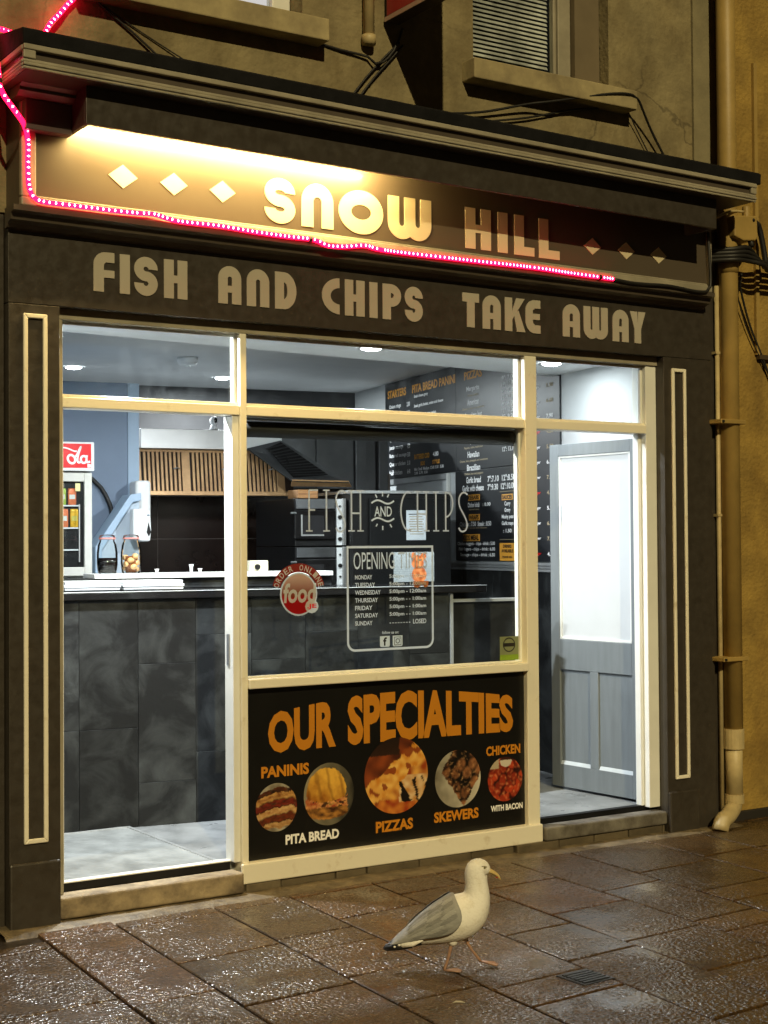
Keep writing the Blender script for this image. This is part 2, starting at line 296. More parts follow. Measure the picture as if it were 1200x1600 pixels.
def thing(name, label, cat, loc=(0, 0, 0), rotz=0.0, group=None, local=False, kind=None):
    o = bpy.data.objects.new(name, None); COL.objects.link(o); o.location = loc; o.rotation_euler = (0, 0, rotz); o.empty_display_size = 0.05
    if label: o['label'] = label
    if cat: o['category'] = cat
    if group: o['group'] = group
    if kind: o['kind'] = kind
    if not local: o['_off'] = list(loc)
    return o
def tag(o, label, cat, group=None):
    o['label'] = label; o['category'] = cat
    if group: o['group'] = group
    return o
def text(mb, body, x0, x1, z0, z1, y, bold=0.0, warp=None, shear=0.0):
    cu_ = bpy.data.curves.new('txt', 'FONT'); cu_.body = body; cu_.size = 1.0; cu_.offset = bold; cu_.resolution_u = 3; cu_.fill_mode = 'FRONT'
    ob = bpy.data.objects.new('txt', cu_); me = bpy.data.meshes.new_from_object(ob)
    if len(me.vertices):
        xs = [v.co.x for v in me.vertices]; ys = [v.co.y for v in me.vertices]; a, b, c, d = min(xs), max(xs), min(ys), max(ys)
        vs = []
        for v in me.vertices:
            u = (v.co.x - a) / (b - a or 1); t = (v.co.y - c) / (d - c or 1)
            if warp: X, Z = warp(u, t)
            else: X, Z = x0 + (x1 - x0) * u + shear * t, z0 + (z1 - z0) * t
            vs.append((X, y, Z))
        mb.add(vs, [tuple(p.vertices) for p in me.polygons])
    bpy.data.objects.remove(ob); bpy.data.curves.remove(cu_); bpy.data.meshes.remove(me)
    return mb
def picture(name, fn, cx, cz, rx, rz, y, parent, nr=26, na=84, square=False, m=None):
    vs = []; cols = []; fs = []
    if square:
        nx, nz = nr, na
        for j in range(nz + 1):
            for i in range(nx + 1):
                u, v = -1 + 2 * i / nx, -1 + 2 * j / nz; vs.append((cx + rx * u, y, cz + rz * v)); cols.append(fn(u, v))
        fs = [(j * (nx + 1) + i, j * (nx + 1) + i + 1, (j + 1) * (nx + 1) + i + 1, (j + 1) * (nx + 1) + i) for j in range(nz) for i in range(nx)]
    else:
        vs.append((cx, y, cz)); cols.append(fn(0, 0))
        for i in range(1, nr + 1):
            for k in range(na):
                a = 2 * math.pi * k / na; u, v = i / nr * math.cos(a), i / nr * math.sin(a); vs.append((cx + rx * u, y, cz + rz * v)); cols.append(fn(u, v))
        for k in range(na): fs.append((0, 1 + k, 1 + (k + 1) % na))
        for i in range(nr - 1):
            for k in range(na):
                a = 1 + i * na + k; b = 1 + i * na + (k + 1) % na; fs.append((a, a + na, b + na, b))
    mb = MB(); mb.add(vs, fs); o = mb.build(name, m or printed('printed_picture'), parent)
    at = o.data.color_attributes.new('ink', 'FLOAT_COLOR', 'POINT')
    flat = []
    for c in cols: flat += [c[0], c[1], c[2], 1.0]
    at.data.foreach_set('color', flat)
    return o
def arc(cx, cz, rx, rz, w, a0, a1, n=14):
    o = [(cx + rx * math.cos(a0 + (a1 - a0) * i / n), cz + rz * math.sin(a0 + (a1 - a0) * i / n)) for i in range(n + 1)]
    i_ = [(cx + (rx - w) * math.cos(a0 + (a1 - a0) * i / n), cz + (rz - w) * math.sin(a0 + (a1 - a0) * i / n)) for i in range(n, -1, -1)]
    return o + i_
def rect(x0, z0, x1, z1): return [(x0, z0), (x1, z0), (x1, z1), (x0, z1)]
PI = math.pi
def glyph(ch, W, w):
    if ch == 'H': return [rect(0, 0, w, 1), rect(W - w, 0, W, 1), rect(w, 0.40, W - w, 0.60)]
    if ch == 'I': return [rect(0, 0, W, 1)]
    if ch == 'L': return [rect(0, 0, w, 1), rect(w, 0, W, 0.22)]
    if ch in 'NA':
        r = W / 2; o = [rect(0, 0, w, 1 - r), rect(W - w, 0, W, 1 - r), arc(r, 1 - r, r, r, w, 0, PI, 20)]
        if ch == 'A': o.append(rect(w, 0.30, W - w, 0.48))
        return o
    if ch == 'O': return [arc(W / 2, 0.5, W / 2, 0.5, w, 0, PI, 24), arc(W / 2, 0.5, W / 2, 0.5, w, PI, 2 * PI, 24)]
    if ch == 'W':
        U = (W + w) / 2; r = U / 2
        return [rect(0, r, w, 1), rect(U - w, r, U, 1), rect(W - w, r, W, 1), arc(r, r, r, r, w, PI, 2 * PI, 18), arc(W - r, r, r, r, w, PI, 2 * PI, 18)]
    if ch == 'S':
        ry = (1 + w) / 4
        return [arc(W / 2, 1 - ry, W / 2, ry, w, R(-2), R(270), 26), arc(W / 2, ry, W / 2, ry, w, R(90), R(-182), 26)]
    if ch == 'F':
        r = 0.32; return [rect(0, 0, w, 1 - r), arc(r, 1 - r, r, r, w, PI / 2, PI), rect(r, 1 - w * 0.92, W, 1), rect(w, 0.36, W, 0.55)]
    if ch == 'E':
        r = 0.34; return [rect(0, r, w, 1 - r), arc(r, 1 - r, r, r, w, PI / 2, PI), arc(r, r, r, r, w, PI, 1.5 * PI), rect(r, 1 - w * 0.9, W, 1), rect(r, 0, W, w * 0.9), rect(w, 0.41, W * 0.96, 0.59)]
    if ch == 'D': return [rect(0, 0, w, 1), arc(w, 0.5, W - w, 0.5, w, -PI / 2, PI / 2, 24)]
    if ch == 'C': return [arc(W, 0.5, W, 0.5, w, PI / 2, 1.5 * PI, 26)]
    if ch == 'P': return [rect(0, 0, w, 1), arc(w, 0.68, W - w, 0.32, w * 0.9, -PI / 2, PI / 2, 20)]
    if ch == 'T': return [rect(0, 1 - w * 0.95, W, 1), rect(W / 2 - w / 2, 0, W / 2 + w / 2, 1 - w * 0.95)]
    if ch == 'K': return [rect(0, 0, w, 1), [(w, 0.36), (w, 0.60), (W - 1.15 * w, 1), (W, 1)], [(W - w * 1.1, 0), (W + 0.02, 0), (W * 0.68, 0.64), (W * 0.46, 0.50)]]
    if ch == 'Y': return [[(0, 1), (w * 1.1, 1), (W / 2, 0.62), (W - w * 1.1, 1), (W, 1), (W / 2 + w / 2, 0.45), (W / 2 + w / 2, 0), (W / 2 - w / 2, 0), (W / 2 - w / 2, 0.45)]]
def letter(ch, x0, x1, z0, z1, y, parent, m, w=0.27, depth=0.004):
    H = z1 - z0; mb = MB()
    for k, poly in enumerate(glyph(ch, (x1 - x0) / H, w)):
        mb.prism([(x0 + px * H, z0 + pz * H) for px, pz in poly], y - depth - 0.00025 * k, y)
    return mb.build('letter', m, parent)

# ------------------------------------------------------------------ ground
g = MB(); g.add([(-150, -150, -0.06), (150, -150, -0.06), (150, 150, -0.06), (-150, 150, -0.06)], [(0, 1, 2, 3)])
road = g.build('ground', mat('dark_asphalt', (0.05, 0.047, 0.043), 0.5, var=0.3, vs=20, bump=0.4, bs=60)); road['kind'] = 'structure'
pave = MB().box(-3.0, -4.6, -0.055, 9.5, 0.02, -0.013).build('pavement', M_joint); pave['kind'] = 'structure'
def puv(u, v):                                        # skewed paving grid -> world
    # u = x - .06(y+.6), v = y - .06(x-3.5)
    y = (v + 0.06 * (u + 0.036 - 3.5)) / (1 - 0.0036); x = u + 0.06 * (y + 0.6); return x, y
cols = [-1.2, -0.75, -0.35, 0.08, 0.46, 0.9, 1.26, 1.66, 2.10, 2.43, 2.89, 3.26, 3.70, 4.06, 4.50, 4.88, 5.40, 5.78, 6.25, 6.66, 7.1, 7.5, 7.95]
rows = {7: [-0.30, -1.056, -1.62], 8: [-0.18, -1.18, -1.75], 9: [-0.20, -0.796, -1.40, -2.05], 10: [-0.20, -0.746, -0.956, -1.338, -1.70, -2.3],
        11: [-0.19, -0.615, -1.10, -1.765, -2.005, -2.6], 12: [-0.19, -0.42, -0.80, -1.25, -1.667, -2.46], 13: [-0.19, -0.593, -1.11, -1.60, -2.066, -2.6],
        14: [-0.20, -0.93, -1.545, -1.734, -2.3], 15: [-0.22, -0.768, -1.2, -1.41, -1.95], 16: [-0.24, -0.7, -1.25, -1.7]}
gap = 0.0055
def quad_paver(u0, u1, v0, v1, hole=None):
    j = [random.uniform(-0.0015, 0.0025) for _ in range(4)]; b = 0.004
    P = [puv(u0 + gap, v0 + gap), puv(u1 - gap, v0 + gap), puv(u1 - gap, v1 - gap), puv(u0 + gap, v1 - gap)]
    Q = [puv(u0 + gap + b, v0 + gap + b), puv(u1 - gap - b, v0 + gap + b), puv(u1 - gap - b, v1 - gap - b), puv(u0 + gap + b, v1 - gap - b)]
    cx = sum(p[0] for p in P) / 4; cy = sum(p[1] for p in P) / 4
    vs = [(p[0] - cx, p[1] - cy, -0.04) for p in P] + [(p[0] - cx, p[1] - cy, -0.003 + j[i]) for i, p in enumerate(P)] + [(p[0] - cx, p[1] - cy, j[i]) for i, p in enumerate(Q)]
    fs = [(8, 9, 10, 11)] + [(i, (i + 1) % 4, 4 + (i + 1) % 4, 4 + i) for i in range(4)] + [(4 + i, 4 + (i + 1) % 4, 8 + (i + 1) % 4, 8 + i) for i in range(4)]
    mb = MB().add(vs, fs); o = mb.build('paver', M_pave, pave); o.location = (cx, cy, 0)
for ci in range(len(cols) - 1):
    vv = list(rows.get(ci, [-0.2]))
    if ci not in rows: vv[0] = -0.2 - random.uniform(0, 0.05)
    while vv[-1] > -4.0: vv.append(vv[-1] - random.choice([0.38, 0.46, 0.55, 0.62]))
    vv = [0.02 if 6 <= ci <= 17 and False else vv[0]] + vv[1:]
    for k in range(len(vv) - 1): quad_paver(cols[ci], cols[ci + 1], vv[k + 1], vv[k])
    quad_paver(cols[ci], cols[ci + 1], vv[0], vv[0] + 0.11 + random.uniform(-0.01, 0.01))
# cement fillet along the foot of the shopfront
cf = MB()
xs = [2.0 + 0.05 * i for i in range(84)]
pro = [[(x, -0.16 + 0.018 * noise.noise((x * 5, 1, 0)), -0.014), (x, -0.13 + 0.018 * noise.noise((x * 5, 1, 0)), 0.004 + 0.005 * noise.noise((x * 9, 0, 3))), (x, 0.03, 0.012 + 0.006 * noise.noise((x * 7, 5, 3)))] for x in xs]
for a, b in zip(pro, pro[1:]): cf.add(a + b, [(0, 3, 4, 1), (1, 4, 5, 2)])
cf.build('cement_fillet', mat('rough_cement', (0.16, 0.125, 0.075), 0.55, var=0.4, vs=12, bump=0.5, bs=50, detail=8, dark=(0.06, 0.045, 0.028)), pave, smooth=True)

# drain cover
dr = thing('drain_cover', 'small square black metal drain cover set into a wet paver near the gull', 'drain cover', (3.55, -1.86, 0), local=True, rotz=R(3))
MB().box(-0.075, -0.075, -0.01, 0.075, 0.075, 0.0045).build('rim', M_iron, dr, 0.002)
for i in range(6): MB().box(-0.062, -0.06 + i * 0.021, 0.0045, 0.062, -0.048 + i * 0.021, 0.0085).build('bar', M_iron, dr)
# litter
lf = MB().tube([(0, 0, .004), (.02, .008, .008), (.045, .004, .007), (.07, -.006, .004)], [.002, .006, .006, .002], 6).build('chip_scrap', mat('pale_litter', (0.55, 0.5, 0.4), 0.5), None, smooth=True)
lf.scale = (0.6, 0.6, 0.6); lf.location = (2.98, -1.84, 0.0); lf.rotation_euler = (0, 0, R(-25)); tag(lf, 'small pale curled scrap lying on the wet paving below the gull', 'litter')

# ------------------------------------------------------------------ shopfront
SF = thing('shopfront', 'dark brown shopfront with cream window frames, pilasters and heavy cornice', 'shopfront', (3.99, 0, 0))
# pilasters
for x0, x1, mx0, mx1, mz0, mz1, pz, px1 in ((2.05, 2.268, 2.109, 2.212, 0.345, 2.52, 0.27, 2.262), (5.672, 6.03, 5.722, 5.826, 0.285, 2.50, 0.222, 5.885)):
    p = MB().box(x0, -0.05, -0.03, x1, 0.12, 2.56).build('pilaster', M_dark, SF, 0.003)
    b = 0.019
    f = MB(); f.prism([(mx0, mz0), (mx1, mz0), (mx1 - b, mz0 + b), (mx0 + b, mz0 + b)], -0.064, -0.05); f.prism([(mx0, mz1), (mx0 + b, mz1 - b), (mx1 - b, mz1 - b), (mx1, mz1)], -0.064, -0.05)
    f.prism([(mx0, mz0), (mx0 + b, mz0 + b), (mx0 + b, mz1 - b), (mx0, mz1)], -0.064, -0.05); f.prism([(mx1, mz0), (mx1, mz1), (mx1 - b, mz1 - b), (mx1 - b, mz0 + b)], -0.064, -0.05)
    f.build('moulding', M_cream, p, 0.004)
    MB().box(x0 - 0.004 if x0 < 3 else x0 - 0.003, -0.072, -0.03, px1, -0.05, pz).build('plinth_block', M_dark, p, 0.008)
MB().box(6.03, -0.02, -0.03, 6.085, 0.12, 2.93).build('side_casing', M_dark, SF, 0.003)
MB().box(1.985, 0.0, -0.03, 2.048, 0.12, 2.93).build('side_casing', M_dark, SF, 0.003)
# lower fascia with lettering
MB().box(2.05, -0.048, 2.562, 6.03, 0.12, 2.93).build('fascia_board', M_dark, SF, 0.002)
LS = [('F', 2.43, 2.524), ('I', 2.549, 2.595), ('S', 2.615, 2.724), ('H', 2.754, 2.865), ('A', 3.016, 3.130), ('N', 3.158, 3.272), ('D', 3.302, 3.413),
      ('C', 3.549, 3.644), ('H', 3.673, 3.782), ('I', 3.809, 3.854), ('P', 3.883, 3.988), ('S', 4.009, 4.113),
      ('T', 4.349, 4.451), ('A', 4.472, 4.585), ('K', 4.611, 4.737), ('E', 4.742, 4.837), ('A', 4.984, 5.099), ('W', 5.124, 5.289), ('A', 5.322, 5.434), ('Y', 5.444, 5.554)]
for ch, a, b in LS:
    z0 = 2.642 - 0.006 * (a - 2.4) / 1.0; s_ = 0.985
    letter(ch, a - 0.012, b - 0.012, z0 - 0.004, z0 + 0.165, -0.048, SF, M_letter, w=0.255 if ch == 'S' else 0.275)
# window frames
MB().box(2.268, 0.0, 2.515, 5.672, 0.10, 2.562).build('head_rail', M_creamd, SF, 0.003)
MB().box(2.268, 0.004, 0.105, 2.302, 0.10, 2.515).build('jamb', M_creamd, SF, 0.003)
MB().box(5.596, 0.012, 0.135, 5.672, 0.12, 2.515).build('jamb', M_whitef, SF, 0.004)
MB().box(3.137, 0.0, 0.045, 3.170, 0.10, 2.515).build('mullion', M_cream, SF, 0.004)
MB().box(4.762, 0.0, 0.045, 4.838, 0.10, 2.515).build('mullion', M_cream, SF, 0.004)
for x0, x1 in ((2.302, 3.137), (3.170, 4.762), (4.838, 5.596)):
    t = MB().box(x0, 0.006, 2.145, x1, 0.10, 2.190).build('transom', M_cream, SF, 0.004)
    MB().box(x0, 0.026, 2.191, x1, 0.055, 2.203).build('bead', M_cream, t, 0.002)
MB().box(3.170, -0.015, 0.912, 4.762, 0.10, 0.955).build('sill', M_cream, SF, 0.005)
MB().box(3.125, -0.022, 0.045, 4.838, -0.0005, 0.135).build('bottom_rail', M_cream, SF, 0.006)
MB().box(3.170, 0.0, 0.045, 4.762, 0.08, 0.134).build('bottom_rail', M_cream, SF, 0.002)
# glazing beads and inner reveals
for x0, x1, z0, z1 in ((2.302, 3.137, 2.190, 2.515), (3.170, 4.762, 2.190, 2.515), (4.838, 5.596, 2.190, 2.515)):
    pn = MB().box(x0, 0.058, z0, x1, 0.063, z1).build('pane', G_dirty, SF)
    bd = MB(); bd.box(x0, 0.04, z0 + 0.013, x0 + 0.014, 0.058, z1); bd.box(x1 - 0.014, 0.04, z0 + 0.013, x1, 0.058, z1); bd.box(x0 + 0.014, 0.04, z1 - 0.014, x1 - 0.014, 0.058, z1)
    bd.build('glazing_bead', M_whitef, pn, 0.002)
pn = MB().box(3.170, 0.058, 0.955, 4.762, 0.064, 2.145).build('pane', G_clear, SF)
bd = MB(); bd.box(3.170, 0.042, 0.955, 3.182, 0.058, 2.145); bd.box(4.750, 0.042, 0.955, 4.762, 0.058, 2.145); bd.box(3.182, 0.042, 0.955, 4.750, 0.058, 0.965)
bd.build('glazing_bead', M_whitef, pn, 0.002)
# door frames behind the face
df = MB(); df.box(3.104, 0.016, 0.14, 3.1365, 0.10, 2.144); df.build('door_jamb', M_whitef, SF, 0.003)
MB().box(3.1005, 0.05, 1.02, 3.1038, 0.075, 1.16).build('lock_keep', M_steel, SF)
MB().box(5.572, 0.05, 0.142, 5.595, 0.09, 2.144).build('door_jamb', M_whitef, SF, 0.003)
MB().box(2.303, 0.04, 0.142, 2.318, 0.13, 2.144).build('door_jamb', M_whitef, SF, 0.003)
# steps
for x0, x1, zt in ((2.268, 3.124, 0.105), (4.839, 5.672, 0.118)):
    s = MB().box(x0, -0.045, 0.048 if x0 > 4 else 0.012, x1, 0.055, zt).build('step', M_step if x0 < 4 else mat('grey_step', (0.16, 0.15, 0.13), 0.6, var=0.4, vs=9, bump=0.3, bs=40, dark=(0.05, 0.04, 0.03), detail=8), SF, 0.012, seg=3)
    MB().box(x0 + 0.035, 0.056, zt - 0.02, x1 - 0.02, 0.075, 0.139).build('threshold_riser', M_black, SF)
    MB().box(x0 + 0.035, 0.050, 0.1395, x1 - 0.02, 0.09, 0.146).build('threshold_strip', M_whitef if x0 < 4 else M_black, SF, 0.002)
# plinth stones
x = 2.27
while x < 5.66:
    w = random.uniform(0.16, 0.34); x1 = min(x + w, 5.67)
    top = 0.043 if 3.1 < x1 < 4.9 else (0.010 if x1 <= 3.2 else 0.046)
    if x1 > 3.1: MB().box(max(x, 3.125) + 0.003, -0.03 + random.uniform(-0.006, 0.006) + (0.02 if x1 < 4.84 else 0), -0.03, x1 - 0.003, 0.06, top).build('plinth_stone', M_plinth, SF, 0.006)
    x = x1
# upper sign box: backing, mouldings, valance, corbel
MB().box(2.075, -0.118, 2.935, 5.945, 0.12, 3.46).build('sign_case', M_mould, SF)
fr = MB(); fr.box(2.07, -0.150, 2.945, 5.945, -0.118, 2.982); fr.box(2.07, -0.148, 2.982, 2.134, -0.118, 3.42); fr.box(5.918, -0.148, 2.982, 5.945, -0.118, 3.40)
fr.shear(0.0075).build('sign_frame', M_creamd, SF, 0.006)
fb = MB(); fb.box(2.134, -0.138, 2.983, 5.918, -0.119, 2.992); fb.shear(0.0075).build('frame_bead', M_creamd, SF, 0.003)
lm = MB(); lm.prismx([(-0.156, 2.944), (-0.156, 2.922), (-0.125, 2.915), (-0.118, 2.890), (-0.085, 2.880), (-0.075, 2.866), (-0.0485, 2.860), (-0.0485, 2.944)], 2.035, 5.955)
lm.shear(0.0075).build('bed_moulding', M_mould, SF)
SG = thing('sign_panel', 'taupe sign board lettered SNOW HILL with cream diamonds, half lit by a hidden tube', 'sign', (3.99, -0.119, 2.98))
MB().box(2.10, -0.130, 2.96, 5.93, -0.1185, 3.42).build('panel', M_panel, SG)
for ch, a, b in (('S', 3.195, 3.351), ('N', 3.384, 3.552), ('O', 3.581, 3.824), ('W', 3.852, 4.098), ('H', 4.300, 4.454), ('I', 4.498, 4.557), ('L', 4.600, 4.725), ('L', 4.756, 4.888)):
    z0 = 3.006 - 0.008 * (a - 3.2)
    letter(ch, a, b, z0 - (0.003 if ch in 'SO' else 0), z0 + 0.202 - 0.002 * (a - 3.2), -0.130, SG, M_letter2, w=0.30 if ch in 'HIL' else (0.33 if ch == 'O' else 0.265 if ch == 'S' else 0.31))
for cx, cz, r in ((2.518, 3.119, 0.066), (2.753, 3.116, 0.064), (2.986, 3.112, 0.063), (5.107, 3.086, 0.057), (5.338, 3.086, 0.058), (5.566, 3.084, 0.057)):
    MB().prism([(cx - r, cz), (cx, cz - r * 0.76), (cx + r, cz), (cx, cz + r * 0.76)], -0.134, -0.130).build('diamond', M_letter2, SG)
va = MB(); va.box(2.267, -0.352, 3.258, 5.775, -0.333, 3.412); va.box(2.267, -0.333, 3.258, 2.285, -0.131, 3.412); va.box(5.757, -0.333, 3.258, 5.775, -0.131, 3.412)
va.shear().build('valance', M_dark, SF, 0.002)
cb = MB(); cb.box(2.072, -0.20, 3.245, 2.266, -0.151, 3.368); cb.shear().build('corbel', mat('dark_maroon_paint', (0.07, 0.045, 0.045), 0.45), SF, 0.003)  # plain dark maroon block beside the valance end
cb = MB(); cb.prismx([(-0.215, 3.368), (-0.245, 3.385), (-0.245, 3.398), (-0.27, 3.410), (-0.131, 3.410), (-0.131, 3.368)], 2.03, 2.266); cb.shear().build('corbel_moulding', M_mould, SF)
# cornice
co = MB(); co.box(1.995, -0.418, 3.412, 5.975, 0.049, 3.50); co.shear().build('cornice', M_mould, SF)
for (y, z0, z1) in ((-0.440, 3.486, 3.508), (-0.430, 3.438, 3.452), (-0.438, 3.424, 3.437), (-0.432, 3.412, 3.423)):
    c = MB(); c.box(1.98, y, z0, 5.99, -0.4185, z1); c.box(1.978, -0.418, z0, 1.9945, 0.045, z1); c.shear().build('cornice_moulding', M_creamd, SF, 0.004)
for a, b in ((1.98, 2.03), (5.95, 5.99)): MB().box(a, -0.436, 3.4525, b, -0.4185, 3.4855).shear().build('cornice_moulding', M_creamd, SF, 0.004)
fl = MB(); fl.prismx([(-0.436, 3.5085), (-0.440, 3.562), (-0.425, 3.572), (0.048, 3.66), (0.048, 3.5085)], 1.978, 6.02); fl.shear(); fl.build('lead_flashing', M_lead, SF, 0.004)
# hidden warm tube behind the valance
LT = thing('tube_lamp', 'warm glowing tube lamp tucked behind the valance over SNOW', 'lamp', (3.05, -0.29, 3.30))
MB().tube([(2.31, -0.295, 3.335), (3.80, -0.295, 3.316)], 0.011, 10).build('tube', emit('warm_tube_light', (1.0, 0.70, 0.26), 370.0), LT, smooth=True)
MB().box(2.29, -0.31, 3.349, 3.82, -0.28, 3.372).build('batten', M_white, LT)

# rope light
def smooth_path(pts, step):
    out = []; P = [Vector(p) for p in pts]
    for i in range(len(P) - 1):
        p0 = P[max(i - 1, 0)]; p1 = P[i]; p2 = P[i + 1]; p3 = P[min(i + 2, len(P) - 1)]; n = max(1, int((p2 - p1).length / step))
        for k in range(n):
            t = k / n; out.append(0.5 * ((2 * p1) + (p2 - p0) * t + (2 * p0 - 5 * p1 + 4 * p2 - p3) * t * t + (3 * p1 - p0 - 3 * p2 + p3) * t ** 3))
    out.append(P[-1]); return out
RL = thing('rope_light', 'glowing pink rope light wound round the cornice end and along the sign bottom', 'rope light', (3.6, -0.16, 2.94))
rope_main = [(1.945, -0.20, 3.55), (1.946, -0.23, 3.46), (1.948, -0.25, 3.378), (1.965, -0.25, 3.345), (2.018, -0.24, 3.289), (2.072, -0.18, 3.262), (2.093, -0.162, 3.207), (2.093, -0.161, 3.095), (2.101, -0.161, 3.007), (2.136, -0.165, 2.966), (2.264, -0.166, 2.962), (2.412, -0.166, 2.961), (2.564, -0.165, 2.963), (2.643, -0.166, 2.967), (2.753, -0.166, 2.950), (2.945, -0.165, 2.951), (3.133, -0.166, 2.943), (3.295, -0.166, 2.940), (3.428, -0.166, 2.940), (3.502, -0.167, 2.920), (3.597, -0.167, 2.926), (3.701, -0.166, 2.941), (3.807, -0.166, 2.930), (4.172, -0.166, 2.929), (4.663, -0.166, 2.932), (4.95, -0.166, 2.926), (5.217, -0.166, 2.922)]
rope_up = [(2.362, 0.020, 3.895), (2.33, 0.018, 3.86), (2.295, 0.010, 3.814), (2.25, -0.0, 3.762), (2.215, -0.01, 3.705), (2.15, -0.04, 3.668), (2.05, -0.10, 3.655), (1.965, -0.15, 3.64), (1.945, -0.20, 3.55)]
rope_pre = [(2.62, 0.02, 4.35), (2.47, 0.02, 4.08), (2.40, 0.02, 3.96), (2.362, 0.020, 3.895)]
pth = smooth_path(rope_pre + rope_up[1:] + rope_main[1:], 0.022)
MB().tube(pth, 0.0105, 8).build('rope_tube', emit('pink_rope_glow', (1.0, 0.004, 0.036), 8.0), RL, smooth=True)
bd = MB()
for i, p in enumerate(pth[:-1]):
    if i % 74 == 55: continue
    t = (pth[i + 1] - p).normalized(); o_ = Vector((0, -1, 0)) * 0.0085; q = p + o_
    a = t * 0.0068; b = Vector((0, -0.0045, 0)); c = t.cross(b).normalized() * 0.0066
    bd.add([q + a, q - a, q + b, q - b, q + c, q - c], [(0, 2, 4), (2, 1, 4), (1, 3, 4), (3, 0, 4), (2, 0, 5), (1, 2, 5), (3, 1, 5), (0, 3, 5)])
bd.build('glowing_beads', emit('pink_white_bead', (1.0, 0.34, 0.52), 16.0), RL, kind='stuff')
for i in range(55, len(pth), 74): MB().tube([pth[i] - (pth[i] - pth[i - 1]) * 0.4, pth[i] + (pth[i] - pth[i - 1]) * 0.4], 0.0122, 8).build('joint_sleeve', M_rubber, RL)
MB().tube(smooth_path([(5.217, -0.166, 2.922), (5.33, -0.166, 2.914), (5.452, -0.166, 2.915), (5.56, -0.167, 2.920), (5.662, -0.166, 2.918), (5.80, -0.165, 2.908), (5.884, -0.165, 2.914), (5.912, -0.165, 2.945), (5.916, -0.164, 2.992), (5.914, -0.16, 3.10), (5.914, -0.15, 3.24)], 0.03), 0.0085, 8).build('supply_cable', M_rubber, RL, smooth=True)

# ------------------------------------------------------------------ upper wall and windows
UB = thing('shop_building', 'weathered cream rendered upper storey above the shop cornice with two sash windows', 'building', (4.0, 0.05, 3.4))
def wall_with_holes(x0, x1, z0, z1, holes, y0, y1, name, m, parent):
    xs = sorted({x0, x1, *[h[0] for h in holes], *[h[1] for h in holes]}); zs = sorted({z0, z1, *[min(h[2], z1) for h in holes], *[min(h[3], z1) for h in holes]})
    mb = MB()
    for i in range(len(xs) - 1):
        for j in range(len(zs) - 1):
            cx, cz = (xs[i] + xs[i + 1]) / 2, (zs[j] + zs[j + 1]) / 2
            if any(h[0] < cx < h[1] and h[2] < cz < h[3] for h in holes): continue
            mb.box(xs[i], y0, zs[j], xs[i + 1], y1, zs[j + 1])
    bm = bmesh.new(); me = bpy.data.meshes.new('w'); me.from_pydata(mb.v, [], mb.f); bm.from_mesh(me); bmesh.ops.remove_doubles(bm, verts=bm.verts, dist=1e-5)
    seen = {}
    for f in bm.faces: seen.setdefault(tuple(round(c, 4) for c in f.calc_center_median()), []).append(f)
    dead = [f for fs in seen.values() if len(fs) > 1 for f in fs]; bmesh.ops.delete(bm, geom=dead, context='FACES')
    mb2 = MB(); mb2.v = [tuple(v.co) for v in bm.verts]; mb2.f = []
    bm.verts.index_update(); mb2.f = [tuple(v.index for v in f.verts) for f in bm.faces]; bm.free(); bpy.data.meshes.remove(me)
    return mb2.build(name, m, parent)
wall_with_holes(-1.5, 6.17, 2.95, 7.2, [(2.55, 3.50, 4.03, 5.6), (4.49, 5.39, 4.0, 5.6)], 0.05, 0.34, 'wall', M_render, UB)
MB().box(6.0, 0.035, 3.3, 6.172, 0.0495, 7.2).build('corner_strip', mat('grey_quoin', (0.22, 0.19, 0.11), 0.85, var=0.2, bump=0.2), UB)
def sill(x0, x1, z0, z1): MB().box(x0, -0.055, z0, x1, 0.2, z1).build('sill', M_stone, UB, 0.006)
sill(2.36, 3.585, 3.905, 4.01); sill(4.42, 5.50, 3.872, 3.975)
# lit left window
w = MB(); w.box(3.40, 0.16, 4.035, 3.495, 0.22, 5.6); w.box(2.55, 0.16, 4.035, 3.40, 0.22, 4.09); w.box(2.551, 0.16, 4.09, 2.62, 0.22, 5.6); w.box(3.16, 0.165, 4.09, 3.20, 0.215, 5.6)
wo1 = w.build('window', M_whitef, UB, 0.004)
MB().box(2.62, 0.188, 4.09, 3.40, 0.192, 5.6).build('pane', glass('upper_glass'), wo1)
MB().box(2.56, 0.30, 4.04, 3.49, 0.305, 5.6).build('lit_curtain', emit('lit_window_curtain', (0.95, 0.88, 0.85), 0.75), wo1)
# right window with venetian blind
w = MB(); w.box(5.125, 0.15, 4.002, 5.21, 0.22, 5.6); w.box(4.50, 0.15, 4.002, 5.125, 0.22, 4.052); w.box(4.491, 0.15, 4.0, 4.50, 0.22, 5.6); w.box(5.105, 0.165, 4.052, 5.1245, 0.20, 5.6)
wo2 = w.build('window', M_creamd, UB, 0.004)
MB().box(5.215, 0.12, 3.99, 5.385, 0.33, 5.6).build('reveal_board', mat('grey_brown_reveal', (0.16, 0.125, 0.075), 0.8), wo2)
MB().box(4.50, 0.178, 4.052, 5.105, 0.182, 5.6).build('pane', G_clear, wo2)
sm = mat('silver_blind_slat', (0.62, 0.62, 0.6), 0.35, 0.2, var=0.5, vs=3.5, dark=(0.03, 0.03, 0.028))
for i in range(40):
    z = 4.066 + i * 0.0235
    MB().prismx([(0.208, z), (0.2175, z + 0.0165), (0.2190, z + 0.0160), (0.2095, z - 0.0005)], 4.505, 5.10).build('blind_slat', sm, wo2)
MB().box(4.50, 0.30, 4.0, 5.12, 0.31, 5.6).build('room_dark', M_dwall, wo2)
MB().box(4.62, 0.26, 4.05, 4.85, 0.29, 4.75).build('room_shape', M_black, wo2)
# rear of the building, so that no light leaks into the shop
MB().box(-1.5, 0.34, 2.95, 9.5, 6.5, 3.0).build('slab', M_dwall, UB)
